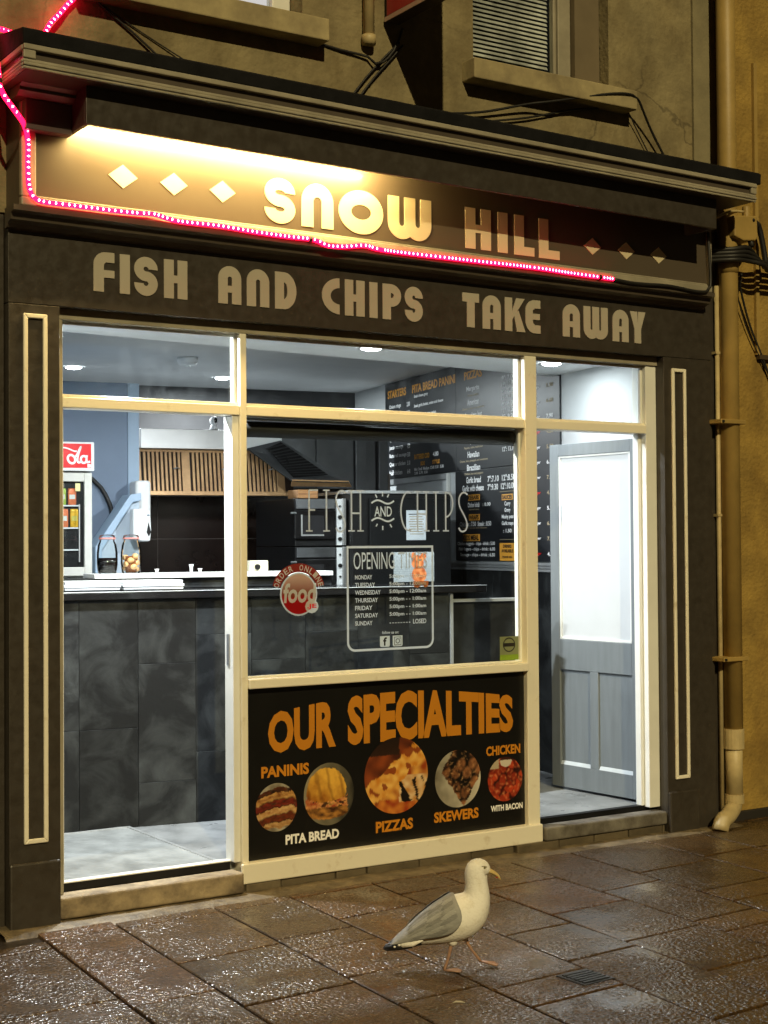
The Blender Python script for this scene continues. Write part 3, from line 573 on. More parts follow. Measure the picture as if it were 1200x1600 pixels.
# projecting sign
PS = thing('projecting_sign', 'red and dark brown hanging sign box projecting from the wall between the upper windows', 'sign', (3.99, -0.3, 4.09))
MB().box(3.95, -0.78, 4.085, 4.03, 0.03, 4.95).build('box', mat('dark_brown_sign_box', (0.05, 0.032, 0.022), 0.5), PS, 0.004)
MB().box(3.946, -0.76, 4.11, 3.950, 0.01, 4.93).build('face', mat('dull_red_face', (0.35, 0.03, 0.025), 0.4), PS)
MB().box(3.9455, -0.78, 4.086, 3.9498, 0.03, 4.108).build('edge_trim', mat('pink_edge_trim', (0.5, 0.33, 0.25), 0.4), PS)
MB().tube([(3.99, 0.06, 4.8), (3.99, -0.02, 4.8)], 0.02, 8).build('bracket', M_iron, PS)
# waste pipe on the wall
WP = thing('waste_pipe', 'stub of cream waste pipe on the wall between the two upper windows', 'pipe', (3.85, 0.02, 3.95))
MB().tube([(3.848, 0.02, 5.2), (3.848, 0.02, 3.985)], 0.028, 14).build('pipe', M_pvc, WP, smooth=True)
MB().lathe([(0.034, 0), (0.036, 0.03), (0.034, 0.045)], (3.848, 0.02, 3.955), 14).build('collar', M_pvc, WP, smooth=True)
def cable(label, pts, r=0.006, m=M_rubber, name='cable', grp=None):
    o = MB().tube(smooth_path(pts, 0.04), r, 6).build(name, m, None, smooth=True); return tag(o, label, 'cable', grp)
cable('black cable drooping diagonally from the lit upper window down to the cornice', [(2.35, 0.04, 4.06), (2.469, 0.04, 3.914), (2.64, 0.035, 3.80), (2.805, 0.03, 3.68)])
cable('thin second cable fanning off beside the one under the lit upper window', [(2.50, 0.042, 3.90), (2.62, 0.042, 3.84), (2.80, 0.04, 3.76), (2.96, 0.03, 3.69)], 0.0035)
cable('cable running from the lit window sill corner to the waste pipe elbow', [(3.572, 0.045, 3.925), (3.70, 0.04, 3.91), (3.849, 0.03, 3.90), (3.885, 0.02, 3.87), (3.93, 0.02, 3.885), (3.99, 0.02, 3.95), (4.05, 0.03, 4.07)], 0.007)
cable('black cable looping from behind the projecting sign down to the cornice, upper of two', [(4.03, 0.03, 4.00), (3.95, 0.03, 3.92), (3.84, 0.03, 3.80), (3.73, 0.03, 3.66)], 0.005)
cable('black cable looping beneath the projecting sign to the cornice, lower of two', [(4.05, 0.03, 3.99), (3.98, 0.03, 3.91), (3.88, 0.03, 3.80), (3.77, 0.03, 3.66)], 0.005)
cable('black cable swagged under the blinded window and over its sill end', [(4.08, 0.02, 3.655), (4.30, 0.02, 3.69), (4.533, 0.02, 3.735), (4.80, 0.0, 3.81), (4.946, -0.03, 3.84), (5.318, -0.06, 3.93), (5.46, -0.06, 3.945), (5.51, -0.05, 3.93), (5.65, 0.0, 3.79), (5.80, 0.02, 3.62)], 0.0065)
cable('lower thin black cable under the blinded window sill', [(4.38, 0.03, 3.645), (4.60, 0.03, 3.70), (4.82, 0.03, 3.75), (5.118, 0.03, 3.835), (5.30, 0.03, 3.87)], 0.0055)
cable('thin cable dropping from the right end of the blinded window sill', [(5.50, 0.02, 3.88), (5.58, 0.03, 3.78), (5.70, 0.035, 3.62)], 0.0035)
# left neighbour
NB = MB().box(-1.5, 0.03, -0.03, 1.98, 0.33, 2.95).build('dark_wall', mat('dark_neighbour_paint', (0.03, 0.026, 0.022), 0.6, var=0.2), None)
tag(NB, 'dark wall strip at the far left edge beside the pilaster', 'wall')
# right neighbour
YB = thing('ochre_building', 'ochre yellow rendered neighbouring building beyond the downpipe', 'building', (7.8, 0, 0))
MB().box(6.172, 0.02, 0.05, 9.5, 0.34, 7.2).build('wall', M_yellow, YB)
MB().box(6.172, 0.0, -0.03, 9.5, 0.3, 0.05).build('plinth', mat('black_plinth', (0.02, 0.017, 0.014), 0.6), YB, 0.006)
MB().box(6.452, -0.01, 2.60, 6.9, 0.02, 2.625).build('string_batten', mat('brown_batten', (0.06, 0.04, 0.02), 0.6), YB)
MB().box(6.44, 0.0, 2.625, 6.466, 0.02, 4.3).build('vertical_trunking', M_pvcy, YB)
# downpipe
DP = thing('downpipe', 'ochre and cream downpipe with kicked-out shoe at the right of the shopfront', 'drainpipe', (6.14, -0.07, 0))
MB().tube([(6.142, -0.075, 7.0), (6.142, -0.075, 0.50)], 0.052, 20).build('pipe', M_pvcy, DP, smooth=True)
MB().tube([(6.142, -0.075, 0.505), (6.142, -0.075, 0.12)], 0.047, 20).build('lower_pipe', M_pvc, DP, smooth=True)
MB().tube([(6.142, -0.075, 0.53), (6.142, -0.075, 0.42)], 0.0575, 20).build('socket_collar', M_pvc, DP, smooth=False)
MB().tube([(6.142, -0.075, 0.17), (6.142, -0.075, 0.12)], 0.053, 20).build('socket_collar', M_pvc, DP)
MB().tube(smooth_path([(6.142, -0.075, 0.135), (6.125, -0.083, 0.100), (6.05, -0.115, 0.065), (5.975, -0.145, 0.045), (5.945, -0.158, 0.0)], 0.02), 0.045, 18).build('shoe', M_pvc, DP, smooth=True)
for z in (2.22, 0.917):
    b = MB().box(6.01, -0.14, z - 0.012, 6.20, 0.02, z + 0.012).build('bracket', M_pvcy, DP, 0.004)
    MB().box(6.015, -0.145, z - 0.006, 6.03, -0.14, z + 0.006).build('screw', M_iron, b)
MB().lathe([(0.056, 0), (0.058, 0.05), (0.056, 0.06)], (6.142, -0.075, 3.05), 20).build('upper_collar', M_pvcy, DP, smooth=True)
CP = thing('conduit', 'thin cream conduit running down beside the ochre downpipe', 'conduit', (6.07, -0.04, 0))
MB().tube([(6.085, -0.038, 2.98), (6.083, -0.038, 0.08)], 0.014, 10).build('tube', M_pvc, CP, smooth=True)
for z in (2.6, 1.7, 0.9): MB().box(6.062, -0.054, z, 6.105, -0.02, z + 0.014).build('clip', M_pvc, CP)
JB = thing('junction_box', 'ochre painted junction box strapped to the downpipe under the cornice end', 'junction box', (6.2, -0.1, 3.23))
MB().prism([(6.10, 3.355), (6.285, 3.372), (6.29, 3.25), (6.27, 3.232), (6.18, 3.222), (6.11, 3.24)], -0.16, -0.02).build('box', M_pvcy, JB, 0.008)
MB().ball((6.255, -0.162, 3.345), 0.01, 0.004, 0.01).build('hole', M_black, JB)
MB().tube([(6.262, -0.10, 3.37), (6.262, -0.10, 3.43)], 0.022, 10).build('inlet', M_pvcy, JB)
cable('pale cable from the valance end across to the junction box', [(5.93, -0.12, 3.30), (6.0, -0.15, 3.34), (6.10, -0.14, 3.38), (6.24, -0.10, 3.40)], 0.008, M_pvc)
random.seed(3)
for k in range(4):
    y = -0.06 - 0.02 * k
    cable('black cable in the tangle running right from the downpipe, %s strand' % ('top', 'second', 'third', 'lowest')[k], [(5.99, -0.04, 3.17 - 0.02 * k), (6.10, -0.15 - 0.004 * k, 3.17 - 0.02 * k), (6.22, -0.15, 3.19 - 0.025 * k), (6.32, y - 0.05, 3.16 - 0.02 * k), (6.46, y, 3.14 - 0.022 * k), (7.0, y, 3.15 - 0.02 * k), (8.5, y, 3.25)], 0.013, grp='black cables across the ochre wall')
cable('drooping black cable loop hanging from the junction box to the ochre wall', [(6.25, -0.15, 3.20), (6.28, -0.1, 3.30), (6.33, -0.08, 3.37), (6.40, -0.06, 3.35), (6.45, -0.05, 3.22), (6.47, -0.05, 3.12)], 0.016)
cable('black wire slanting down the ochre wall, upper of the pair', [(6.22, -0.10, 3.05), (6.28, -0.03, 3.0), (6.38, 0.0, 2.80), (6.50, 0.0, 2.58), (6.7, 0.0, 2.2)], 0.007)
cable('thin black wire slanting down the ochre wall, lower of the pair', [(6.23, -0.09, 3.02), (6.27, -0.02, 2.95), (6.36, 0.0, 2.77), (6.47, 0.0, 2.60), (6.7, 0.0, 2.3)], 0.004)

# ------------------------------------------------------------------ poster OUR SPECIALTIES
PO = thing('specials_poster', 'black OUR SPECIALTIES poster with five round food pictures under the shop window', 'poster', (3.97, 0.03, 0.14))
MB().box(3.170, 0.03, 0.134, 4.762, 0.04, 0.912).build('board', M_gblack, PO)
yP = 0.028
def wtop(x): return 0.80 + 0.052 * math.sin(max(0, min(1, (x - 3.29) / 1.39)) * PI) + 0.0
def wbot(x): return 0.612
mb = MB()
def warp_for(xa, xb):
    def f(u, t):
        x = xa + (xb - xa) * u; q = (x - 3.29) / 1.39
        zb = 0.608 + 0.006 * math.sin(q * PI); zt = 0.792 + 0.062 * math.sin(q * PI)
        return x, zb + (zt - zb) * t
    return f
text(mb, 'OUR', 0, 0, 0, 0, yP, bold=0.045, warp=warp_for(3.285, 3.645)); mb.build('lettering', M_orange, PO)
mb = MB(); text(mb, 'SPECIALTIES', 0, 0, 0, 0, yP, bold=0.045, warp=warp_for(3.71, 4.69)); mb.build('lettering', M_orange, PO)
for body, a, b, c, d, m in (('PANINIS', 3.249, 3.499, 0.500, 0.553, M_orange), ('PITA BREAD', 3.373, 3.659, 0.187, 0.232, M_wprint), ('PIZZAS', 3.863, 4.076, 0.186, 0.240, M_orange), ('SKEWERS', 4.200, 4.469, 0.198, 0.250, M_orange), ('CHICKEN', 4.519, 4.734, 0.497, 0.545, M_orange), ('WITH BACON', 4.545, 4.746, 0.217, 0.248, M_wprint)):
    mb = MB(); text(mb, body, a, b, c, d, yP, bold=0.04); mb.build('lettering', m, PO)
nz = lambda x, y, z=0.0: noise.noise((x, y, z))
def mixc(a, b, t): t = max(0, min(1, t)); return tuple(a[i] + (b[i] - a[i]) * t for i in range(3))
def fb(x, y, z=0.0): return 0.6 * nz(x, y, z) + 0.3 * nz(x * 2.1, y * 2.1, z + 5) + 0.18 * nz(x * 4.3, y * 4.3, z + 9)
def f_panini(u, v):
    plate = mixc(S(175, 168, 150), S(110, 100, 84), 0.5 + fb(u * 2, v * 2))
    wav = 0.16 * fb(u * 2.2, v * 0.8, 4) - 0.16 * u * u + 0.10 * u
    y = v - wav
    if y > 0.80 or y < -0.84: return plate
    s = (y + 0.9) * 3.35; k = int(s); t = s - k
    pal = [(S(205, 165, 110), S(120, 70, 28)), (S(60, 24, 12), S(120, 50, 22)), (S(215, 178, 122), S(150, 92, 40)), (S(48, 20, 12), S(135, 40, 24)), (S(210, 160, 92), S(112, 60, 22)), (S(96, 44, 18), S(30, 14, 9))]
    A, B = pal[k % 6]; c = mixc(A, B, 0.5 + 1.1 * fb(u * 3.5, v * 8, k)); c = mixc(c, S(22, 10, 7), 0.85 * max(0, 1 - t / 0.22)); return mixc(c, S(240, 215, 165), 0.6 * max(0, fb(u * 5, v * 9, 2) - 0.1) * (1 if k % 2 == 0 else 0.2))
def f_pita(u, v):
    bg = mixc(S(140, 132, 110), S(40, 38, 32), (u + 1) / 2 + 0.3 * fb(u * 2, v * 2)); x = u + 0.10; e = 0.13 * fb(u * 3, v * 3, 7)
    if v > -0.02 - 0.22 * (1 - x * x) + e * 0.6:
        if x * x / 0.62 + (v - 0.10) ** 2 / 0.55 > 1 + e: return bg
        sh = (v - 0.1 + 0.5 * x) * 0.7; c = mixc(S(150, 82, 18), S(232, 178, 70), 0.55 + sh + 0.6 * fb(u * 3, v * 3)); return mixc(c, S(84, 36, 10), 0.7 * max(0, math.sin((u * 0.9 + v * 0.25) * 15 + 2 * fb(u * 2, v * 2, 3)) - 0.35))
    if abs(x) > 0.84 + e: return bg
    if v > -0.42:
        n = fb(u * 5, v * 6, 3); c = mixc(S(150, 52, 30), S(222, 160, 96), 0.5 + 1.5 * n); c = mixc(c, S(70, 110, 30), 0.5 if fb(u * 4, v * 5, 12) > 0.22 else 0); return mixc(c, S(30, 12, 8), 0.9 if fb(u * 3, v * 10, 8) > 0.14 else 0)
    if (v + 0.40) > -0.40 + 0.18 * x * x:
        return mixc(mixc(S(58, 26, 14), S(190, 132, 62), 0.5 + 1.3 * fb(u * 3, v * 7, 5)), S(20, 10, 7), max(0, (v + 0.5) * 6))
    return bg
def f_pizza(u, v):
    n = nz(u * 3, v * 3); d = v - 0.75 * u - 0.1 + 0.15 * n
    if v > 0.55 and u < 0.1: return mixc(S(60, 32, 20), S(30, 18, 12), v)
    if d > 0.35: return mixc(S(150, 70, 30), S(70, 28, 14), 0.5 + n)
    if d > -0.35: return mixc(mixc(S(205, 130, 40), S(235, 185, 95), 0.5 + nz(u * 6, v * 6, 2)), S(130, 45, 15), 0.9 if nz(u * 4, v * 4, 7) > 0.22 else 0)
    if u > 0.08 and -0.72 < v < 0.0: return S(15, 11, 9) if math.sin(u * 17 + v * 5 + 3 * nz(u * 3, v * 3, 6)) > 0.35 and v < -0.1 - 0.3 * nz(u * 6, 0, 1) else mixc(S(225, 195, 150), S(190, 130, 60), 0.5 + nz(u * 6, v * 6, 3))
    if v < -0.62: return mixc(S(150, 50, 20), S(210, 130, 50), 0.5 + nz(u * 5, v * 5, 4))
    return mixc(S(225, 165, 75), S(150, 60, 22), 0.5 + 1.2 * nz(u * 4, v * 5, 9))
def cells(u, v, k, seed):
    best = 9; bid = 0; iu, iv = math.floor(u * k), math.floor(v * k)
    for a in (-1, 0, 1):
        for b in (-1, 0, 1):
            h = (math.sin((iu + a) * 127.1 + (iv + b) * 311.7 + seed) * 43758.5) % 1; h2 = (math.sin((iu + a) * 269.5 + (iv + b) * 183.3 + seed) * 24634.6) % 1
            d = math.hypot(iu + a + h - u * k, iv + b + h2 - v * k)
            if d < best: best = d; bid = h
    return best, bid
def f_skewer(u, v):
    plate = mixc(S(205, 198, 180), S(95, 88, 74), 0.45 - 0.3 * u + 0.5 * fb(u * 1.5, v * 1.5))
    q = u * 0.55 + v * 0.83; r = v * 0.55 - u * 0.83
    if abs(r + 0.10 * fb(u * 4, v * 4)) > 0.74 or q < -0.42 + 0.35 * r + 0.1 * fb(u * 5, v * 5, 2): return plate
    a, b = cells(r * 1.15, q, 2.3, 1.0); c = mixc(S(150, 98, 62), S(44, 24, 16), b + 0.9 * fb(u * 6, v * 6)); c = mixc(c, S(12, 8, 7), max(0, (a - 0.36) * 4.2))
    return mixc(c, S(215, 165, 115), 0.5 * max(0, fb(u * 8, v * 8, 4) - 0.12) * 3)
def f_chicken(u, v):
    if math.hypot(u * 1.1 - 0.05, (v - 0.82) * 1.4) < 0.38: return S(205, 195, 180) if v < 0.86 else S(60, 22, 12)
    if v > 0.5 and u < -0.35: return S(180, 165, 140)
    a, b = cells(u, v, 3.2, 5.0)
    c = mixc(S(185, 62, 30), S(105, 25, 14), b); c = mixc(c, S(225, 140, 90), 0.9 * max(0, nz(u * 7, v * 7, 3))); return mixc(c, S(45, 10, 8), max(0, (a - 0.45) * 3))
for fn, cx, cz, rx, rz in ((f_panini, 3.327, 0.363, 0.107, 0.110), (f_pita, 3.606, 0.397, 0.136, 0.145), (f_pizza, 3.982, 0.450, 0.182, 0.182), (f_skewer, 4.345, 0.402, 0.138, 0.141), (f_chicken, 4.636, 0.374, 0.109, 0.111)):
    picture('food_picture', fn, cx, cz, rx, rz, yP - 0.001 if fn is f_pizza else yP, PO, 34, 110)

# ------------------------------------------------------------------ window decals
yD = 0.0565
WD = thing('window_lettering', 'thin silver FISH AND CHIPS lettering on the big window', 'decal', (3.97, yD, 1.62))
z0, z1 = 1.624, 1.815; sw = 0.0085
def bez(p0, p1, p2, p3, n=14): return [tuple((1 - t) ** 3 * p0[i] + 3 * (1 - t) ** 2 * t * p1[i] + 3 * (1 - t) * t * t * p2[i] + t ** 3 * p3[i] for i in (0, 1)) for t in [k / n for k in range(n + 1)]]
def serif(mb, x, z): mb.ribbon([(x - 0.018, z), (x + 0.018, z)], 0.007, yD - 0.0004)
def deco(strokes, serifs):
    mb = MB()
    for k, s in enumerate(strokes): mb.ribbon(s, sw, yD - 0.0001 * k)
    for x, z in serifs: serif(mb, x, z)
    return mb.build('letter', M_gvinyl, WD)
deco([[(3.524, z0), (3.524, z1)], [(3.524, z1), (3.572, z1)], [(3.524, 1.722), (3.556, 1.722)]], [(3.524, z0)])
deco([[(3.618, z0), (3.618, z1)]], [(3.618, z0), (3.618, z1)])
def sshape(x): return bez((x + 0.032, z1 - 0.012), (x + 0.005, z1 + 0.02), (x - 0.04, z1 - 0.02), (x - 0.012, 1.735)) + bez((x - 0.012, 1.735), (x + 0.01, 1.70), (x + 0.045, 1.66), (x + 0.02, 1.628))[1:] + bez((x + 0.02, 1.628), (x + 0.0, 1.612), (x - 0.018, 1.622), (x - 0.022, 1.640))[1:]
deco([sshape(3.692)], [])
deco([[(3.756, z0), (3.756, z1)], [(3.806, z0), (3.806, z1)], [(3.756, 1.708), (3.806, 1.708)]], [(3.756, z0), (3.756, z1), (3.806, z0), (3.806, z1)])
deco([bez((4.095, z1 - 0.008), (4.06, z1 + 0.02), (4.035, 1.76), (4.038, 1.715)) + bez((4.038, 1.715), (4.04, 1.66), (4.065, 1.61), (4.097, 1.630))[1:]], [])
deco([[(4.135, z0), (4.135, z1)], [(4.187, z0), (4.187, z1)], [(4.135, 1.706), (4.187, 1.706)]], [(4.135, z1), (4.187, z0), (4.187, z1)])
deco([[(4.245, z0), (4.245, z1)]], [(4.245, z0), (4.245, z1)])
deco([[(4.303, z0), (4.303, z1)], bez((4.303, z1), (4.365, z1), (4.355, 1.70), (4.306, 1.692))], [(4.303, z0)])
deco([sshape(4.405)], [])
mb = MB(); text(mb, 'AND', 3.885, 3.985, 1.693, 1.742, yD, bold=0.012); mb.build('letter', M_wvinyl, WD)
def wave(z, f): return [(3.868 + 0.13 * t, z + f * 0.011 * math.sin(t * 2 * PI) + 0.012 * t) for t in [k / 20 for k in range(21)]]
for s in (wave(1.757, 1), wave(1.672, 1)): MB().ribbon(s, 0.0085, yD).build('wavy_stroke', M_wvinyl, WD)
for a, b in (((3.932, 1.79), (3.932, 1.812)), ((3.900, 1.783), (3.891, 1.800)), ((3.960, 1.786), (3.968, 1.802)), ((3.932, 1.648), (3.932, 1.628)), ((3.902, 1.658), (3.894, 1.645)), ((3.974, 1.656), (3.984, 1.641))):
    MB().ribbon([a, b], 0.007, yD).build('ray_stroke', M_wvinyl, WD)
OH = thing('opening_hours_decal', 'white outlined OPENING hours decal with weekday times on the window', 'decal', (3.975, yD, 1.05))
def rr(x0, x1, za, zb, r, n=8):
    o = []
    for cx, cz, a in ((x1 - r, za + r, -PI / 2), (x1, zb, 0), (x0, zb, PI / 2), (x0 + r, za + r, PI)):
        if cz == zb: o.append((cx, cz))
        else: o += [(cx + r * math.cos(a + PI / 2 * k / n), cz + r * math.sin(a + PI / 2 * k / n)) for k in range(n + 1)]
    return o
outer = rr(3.727, 4.226, 1.050, 1.552, 0.045); inner = rr(3.738, 4.215, 1.061, 1.541, 0.035); n = len(outer)
MB().add([(x, yD, z) for x, z in outer] + [(x, yD, z) for x, z in inner], [(i, (i + 1) % n, n + (i + 1) % n, n + i) for i in range(n)]).build('outline', M_wvinyl, OH)
mb = MB(); text(mb, 'OPENING', 3.766, 3.998, 1.440, 1.522, yD); mb.build('lettering', M_wvinyl, OH)
mb = MB(); text(mb, 'TIMES', 4.02, 4.19, 1.440, 1.522, yD); mb.build('lettering', M_gvinyl, OH)
days = ['MONDAY', 'TUESDAY', 'WEDNESDAY', 'THURSDAY', 'FRIDAY', 'SATURDAY', 'SUNDAY']
tm = ['5:00pm - 12:00am', '5:00pm - 12:00am', '5:00pm - 12:00am', '5:00pm - - 1:00am', '5:00pm - - 1:00am', '5:00pm - - 1:00am', '- - - - - - - -  LOSED']
for i, (a, b) in enumerate(zip(days, tm)):
    z = 1.392 - 0.0365 * i; mb = MB(); text(mb, a, 3.773, 3.773 + 0.0157 * len(a) + 0.003, z, z + 0.021, yD, bold=0.02); mb.build('lettering', M_wvinyl, OH); mb = MB(); text(mb, b, 3.968, 4.182, z - 0.001, z + 0.022, yD, bold=0.018); mb.build('lettering', M_wvinyl, OH)
mb = MB(); text(mb, 'follow us on:', 3.925, 4.02, 1.128, 1.142, yD, bold=0.01); mb.build('lettering', M_wvinyl, OH)
for cx in (3.940, 4.013):
    ic = MB().prism(rr(cx - 0.028, cx + 0.028, 1.066, 1.118, 0.008, 4)[:-1], yD - 0.0006, yD).build('icon', M_wvinyl, OH)
    if cx < 4: mb = MB(); text(mb, 'f', cx - 0.010, cx + 0.010, 1.072, 1.112, yD - 0.0014, bold=0.03); mb.build('icon_mark', M_bprint, ic)
    else:
        mb = MB()
        for r0, w_ in ((0.0105, 0.0035),):
            mb.ribbon([(cx + r0 * math.cos(a * PI / 10), 1.092 + r0 * math.sin(a * PI / 10)) for a in range(21)], w_, yD - 0.0014)
        q = 0.019; mb.ribbon([(cx - q, 1.092 - q), (cx + q, 1.092 - q), (cx + q, 1.092 + q), (cx - q, 1.092 + q), (cx - q, 1.092 - q)], 0.0032, yD - 0.0016); mb.disc(cx + 0.0125, 1.1045, 0.0025, 0.0025, yD - 0.0015, 8); mb.build('icon_mark', M_bprint, ic)
# food sticker
FS = thing('food_sticker', 'round red and white food sticker reading ORDER ONLINE on the window', 'sticker', (3.465, yD, 1.235))
def f_ball(u, v):
    if v < -0.12 + 0.06 * math.sin(u * 5): return S(190, 25, 28)
    return mixc(S(150, 62, 35), S(225, 190, 170), (v + 0.1) * 1.1)
MB().disc(3.466, 1.331, 0.099, 0.101, yD + 0.0004).build('rim', M_wvinyl, FS)
picture('badge', f_ball, 3.466, 1.331, 0.091, 0.093, yD - 0.0004, FS, 16, 48, m=printed('thin_badge_print', thin=True))
mb = MB(); text(mb, 'food', 3.380, 3.552, 1.290, 1.382, yD - 0.0012, bold=0.03, shear=0.008); mb.build('lettering', M_wvinyl, FS)
MB().disc(3.535, 1.272, 0.036, 0.032, yD - 0.0010, 12).build('speech_blob', M_wvinyl, FS)
mb = MB(); text(mb, '.JE', 3.510, 3.560, 1.258, 1.284, yD - 0.0016, bold=0.02); mb.build('lettering', M_red, FS)
bandm = vinyl('maroon_band', S(165, 60, 50))
vs = arc(3.466, 1.345, 0.140, 0.128, 0.040, R(12), R(168), 24); mb = MB(); n = 25
mb.add([(x, yD + 0.0008, z) for x, z in vs], [(i, i + 1, 2 * n - 2 - i, 2 * n - 1 - i) for i in range(n - 1)]); mb.build('band', bandm, FS)
s_ = 'ORDER ONLINE'
for i, ch in enumerate(s_):
    if ch == ' ': continue
    a = R(165 - 150 * i / (len(s_) - 1)); mb = MB(); text(mb, ch, -0.010, 0.010, -0.014, 0.014, 0, bold=0.02)
    c, s2 = math.cos(a - PI / 2), math.sin(a - PI / 2); cx, cz = 3.466 + 0.121 * math.cos(a), 1.345 + 0.109 * math.sin(a)
    mb.v = [(cx + x * c - z * s2, yD - 0.0002, cz + x * s2 + z * c) for x, y, z in mb.v]; mb.build('lettering', M_wvinyl, FS)
# paper with orange figure
PP = thing('window_paper', 'grey paper print of an orange toy dog taped over the opening hours', 'notice', (4.118, 0.068, 1.37))
def f_dog(u, v):
    x, z = u * 0.119, v * 0.072
    def el(cx, cz, rx, rz): return ((x - cx) / rx) ** 2 + ((z - cz) / rz) ** 2 < 1
    dog = el(0.022, 0.022, 0.036, 0.034) or el(0.030, -0.038, 0.043, 0.040) or el(-0.004, 0.05, 0.012, 0.02) or el(0.055, 0.05, 0.017, 0.018)
    if dog: return mixc(S(225, 140, 85), S(170, 85, 45), 0.5 + 1.3 * nz(x * 45, z * 45)) if not abs(z + 0.004) < 0.004 else S(150, 70, 40)
    b = (z * 90) % 1 < 0.12 or ((x * 40 + (0.5 if int((z + 1) * 90) % 2 else 0)) % 1) < 0.06
    return mixc(S(165, 172, 175), S(120, 128, 132), 0.7 if b else 0.3 + 0.3 * nz(x * 30, z * 30))
picture('print', f_dog, 4.119, 1.448, 0.119, 0.0725, 0.0670, PP, 60, 40, square=True, m=printed('thin_paper_print', thin=True))
MB().prism([(4.11, 1.378), (4.205, 1.378), (4.20, 1.352), (4.185, 1.346), (4.165, 1.36), (4.14, 1.346), (4.12, 1.350)], 0.0668, 0.0674).build('figure_feet', mat('orange_toy', S(205, 120, 75), 0.6, var=0.2, vs=20), PP)
GS = thing('rating_sticker', 'small green and grey rating sticker in the lower right window corner', 'sticker', (4.70, yD, 0.967))
MB().box(4.632, yD, 0.967, 4.750, yD + 0.0008, 1.087).build('sheet', mat('grey_green_sticker', S(120, 128, 95), 0.5), GS)
MB().box(4.632, yD - 0.0006, 0.967, 4.750, yD - 0.0002, 0.995).build('green_band', mat('lime_band', S(120, 150, 40), 0.5), GS)
mb = MB(); mb.ribbon([(4.690 + 0.036 * math.cos(a * PI / 16), 1.045 + 0.034 * math.sin(a * PI / 16)) for a in range(33)], 0.006, yD - 0.0006); mb.box(4.655, yD - 0.0008, 1.036, 4.725, yD - 0.0004, 1.054); mb.build('emblem', M_bprint, GS)

# ------------------------------------------------------------------ shop interior shell
IA = R(-10); IO = (2.735, 1.123)
def isp(s, t): return (IO[0] + s * math.cos(IA) - t * math.sin(IA), IO[1] + s * math.sin(IA) + t * math.cos(IA))
fl_ = MB().box(1.9, 0.076, 0.09, 7.6, 6.2, 0.140).build('shop_floor', M_floor); fl_['kind'] = 'structure'
hp = thing('floor_hatch', 'pale vinyl floor panel with bright metal edging inside the open doorway', 'floor panel', (2.75, 0.45, 0.14))
MB().box(2.25, 0.09, 0.1405, 3.035, 1.06, 0.144).build('sheet', mat('pale_worn_vinyl', (0.27, 0.285, 0.285), 0.4, var=0.25, vs=5, dark=(0.16, 0.17, 0.172), detail=9, rvar=0.12), hp)
MB().box(3.035, 0.09, 0.1405, 3.055, 1.06, 0.148).build('edging', M_trim, hp, 0.002)
MB().box(2.25, 1.06, 0.1405, 3.055, 1.078, 0.148).build('edging', M_trim, hp, 0.002)
ce = MB().box(1.9, 0.13, 2.815, 7.8, 6.3, 2.86).build('ceiling', M_ceil); ce['kind'] = 'structure'
sf = MB().prismz([(1.9, 0.121), (5.9, 0.121), (5.9, 1.18), (1.9, 0.73)], 2.585, 2.814).build('ceiling_soffit', M_ceil); sf['kind'] = 'structure'
SH = thing('shop_walls', 'dark and white inner walls of the brightly lit takeaway', 'wall', (4, 2, 0.14))
tw = math.tan(R(11))
def rwx(y): return 5.70 + (y - 0.1) * tw
rw = MB(); rw.prismz([(rwx(0.122), 0.122), (rwx(5.6), 5.6), (rwx(5.6) + 0.3, 5.6), (rwx(0.122) + 0.3, 0.122)], 0.1405, 2.814); rw.build('side_wall', M_wallw, SH)
MB().box(1.9, 0.122, 0.1405, 2.20, 6.0, 2.814).build('side_wall', mat('grey_inner_wall', (0.25, 0.27, 0.29), 0.6), SH)
a, b = isp(-1.2, 4.05), isp(4.6, 4.05)
MB().prismz([a, b, (b[0] + 0.1, b[1] + 0.3), (a[0] + 0.1, a[1] + 0.3)], 0.1405, 2.814).build('back_wall', M_dwall, SH)
MB().box(2.0, 0.121, 2.565, 6.0, 0.129, 2.93).build('header_board', M_wallw, SH)
# right wall local frame: X runs from the rear corner towards the street, -Y faces the room
WA = (6.433, 3.871); WR = R(-101)
DW = thing('wall_cladding', 'dark slate cladding low on the side wall under the menu boards', 'wall panel', (WA[0], WA[1], 0.14), WR, local=True)
for i in range(6): MB().box(0.02 + 0.47 * i, -0.012, 0.0, 0.485 + 0.47 * i, 0.0, 1.255).build('panel', M_slate, DW)
DR = thing('dado_rail', 'ribbed silver rail along the foot of the lower menu board', 'rail', (WA[0], WA[1], 1.40), WR, local=True)
for z in (-0.02, 0.0, 0.018): MB().box(1.20, -0.022 - 0.006 * (z > 0.01), z, 3.0, 0.0, z + 0.016).build('rib', M_trim, DR, 0.002)
MB().box(0.0, -0.02, 0.62, 1.17, 0.0, 0.660).build('upper_rib', M_trim, DR, 0.002)
MB().box(1.168, -0.02, 0.40, 1.20, 0.0, 0.662).build('end_strip', M_whitef, DR, 0.002)
MENU = []
def menu_board(label, x0, x1, z0, z1, items, boxes=()):
    t = thing('menu_board', label, 'menu board', (WA[0], WA[1], 0), WR, local=True, group='black menu boards on the side wall')
    MB().box(x0, -0.014, z0, x1, -0.001, z1).build('board', M_board, t, 0.002)
    for (m, xa, xb, za, zb) in boxes: MB().box(xa, -0.0165, za, xb, -0.0142, zb).build('price_label', m, t)
    for it in items:
        body, xa, xb, za, zb, m = it[:6]; mb = MB(); text(mb, body, xa, xb, za, zb, -0.0185 if len(it) > 6 else -0.0158, bold=0.035 if m in (M_orange, M_amber) or len(it) > 6 else 0.026); mb.build('lettering', m, t)
    return t
W_ = M_wprint
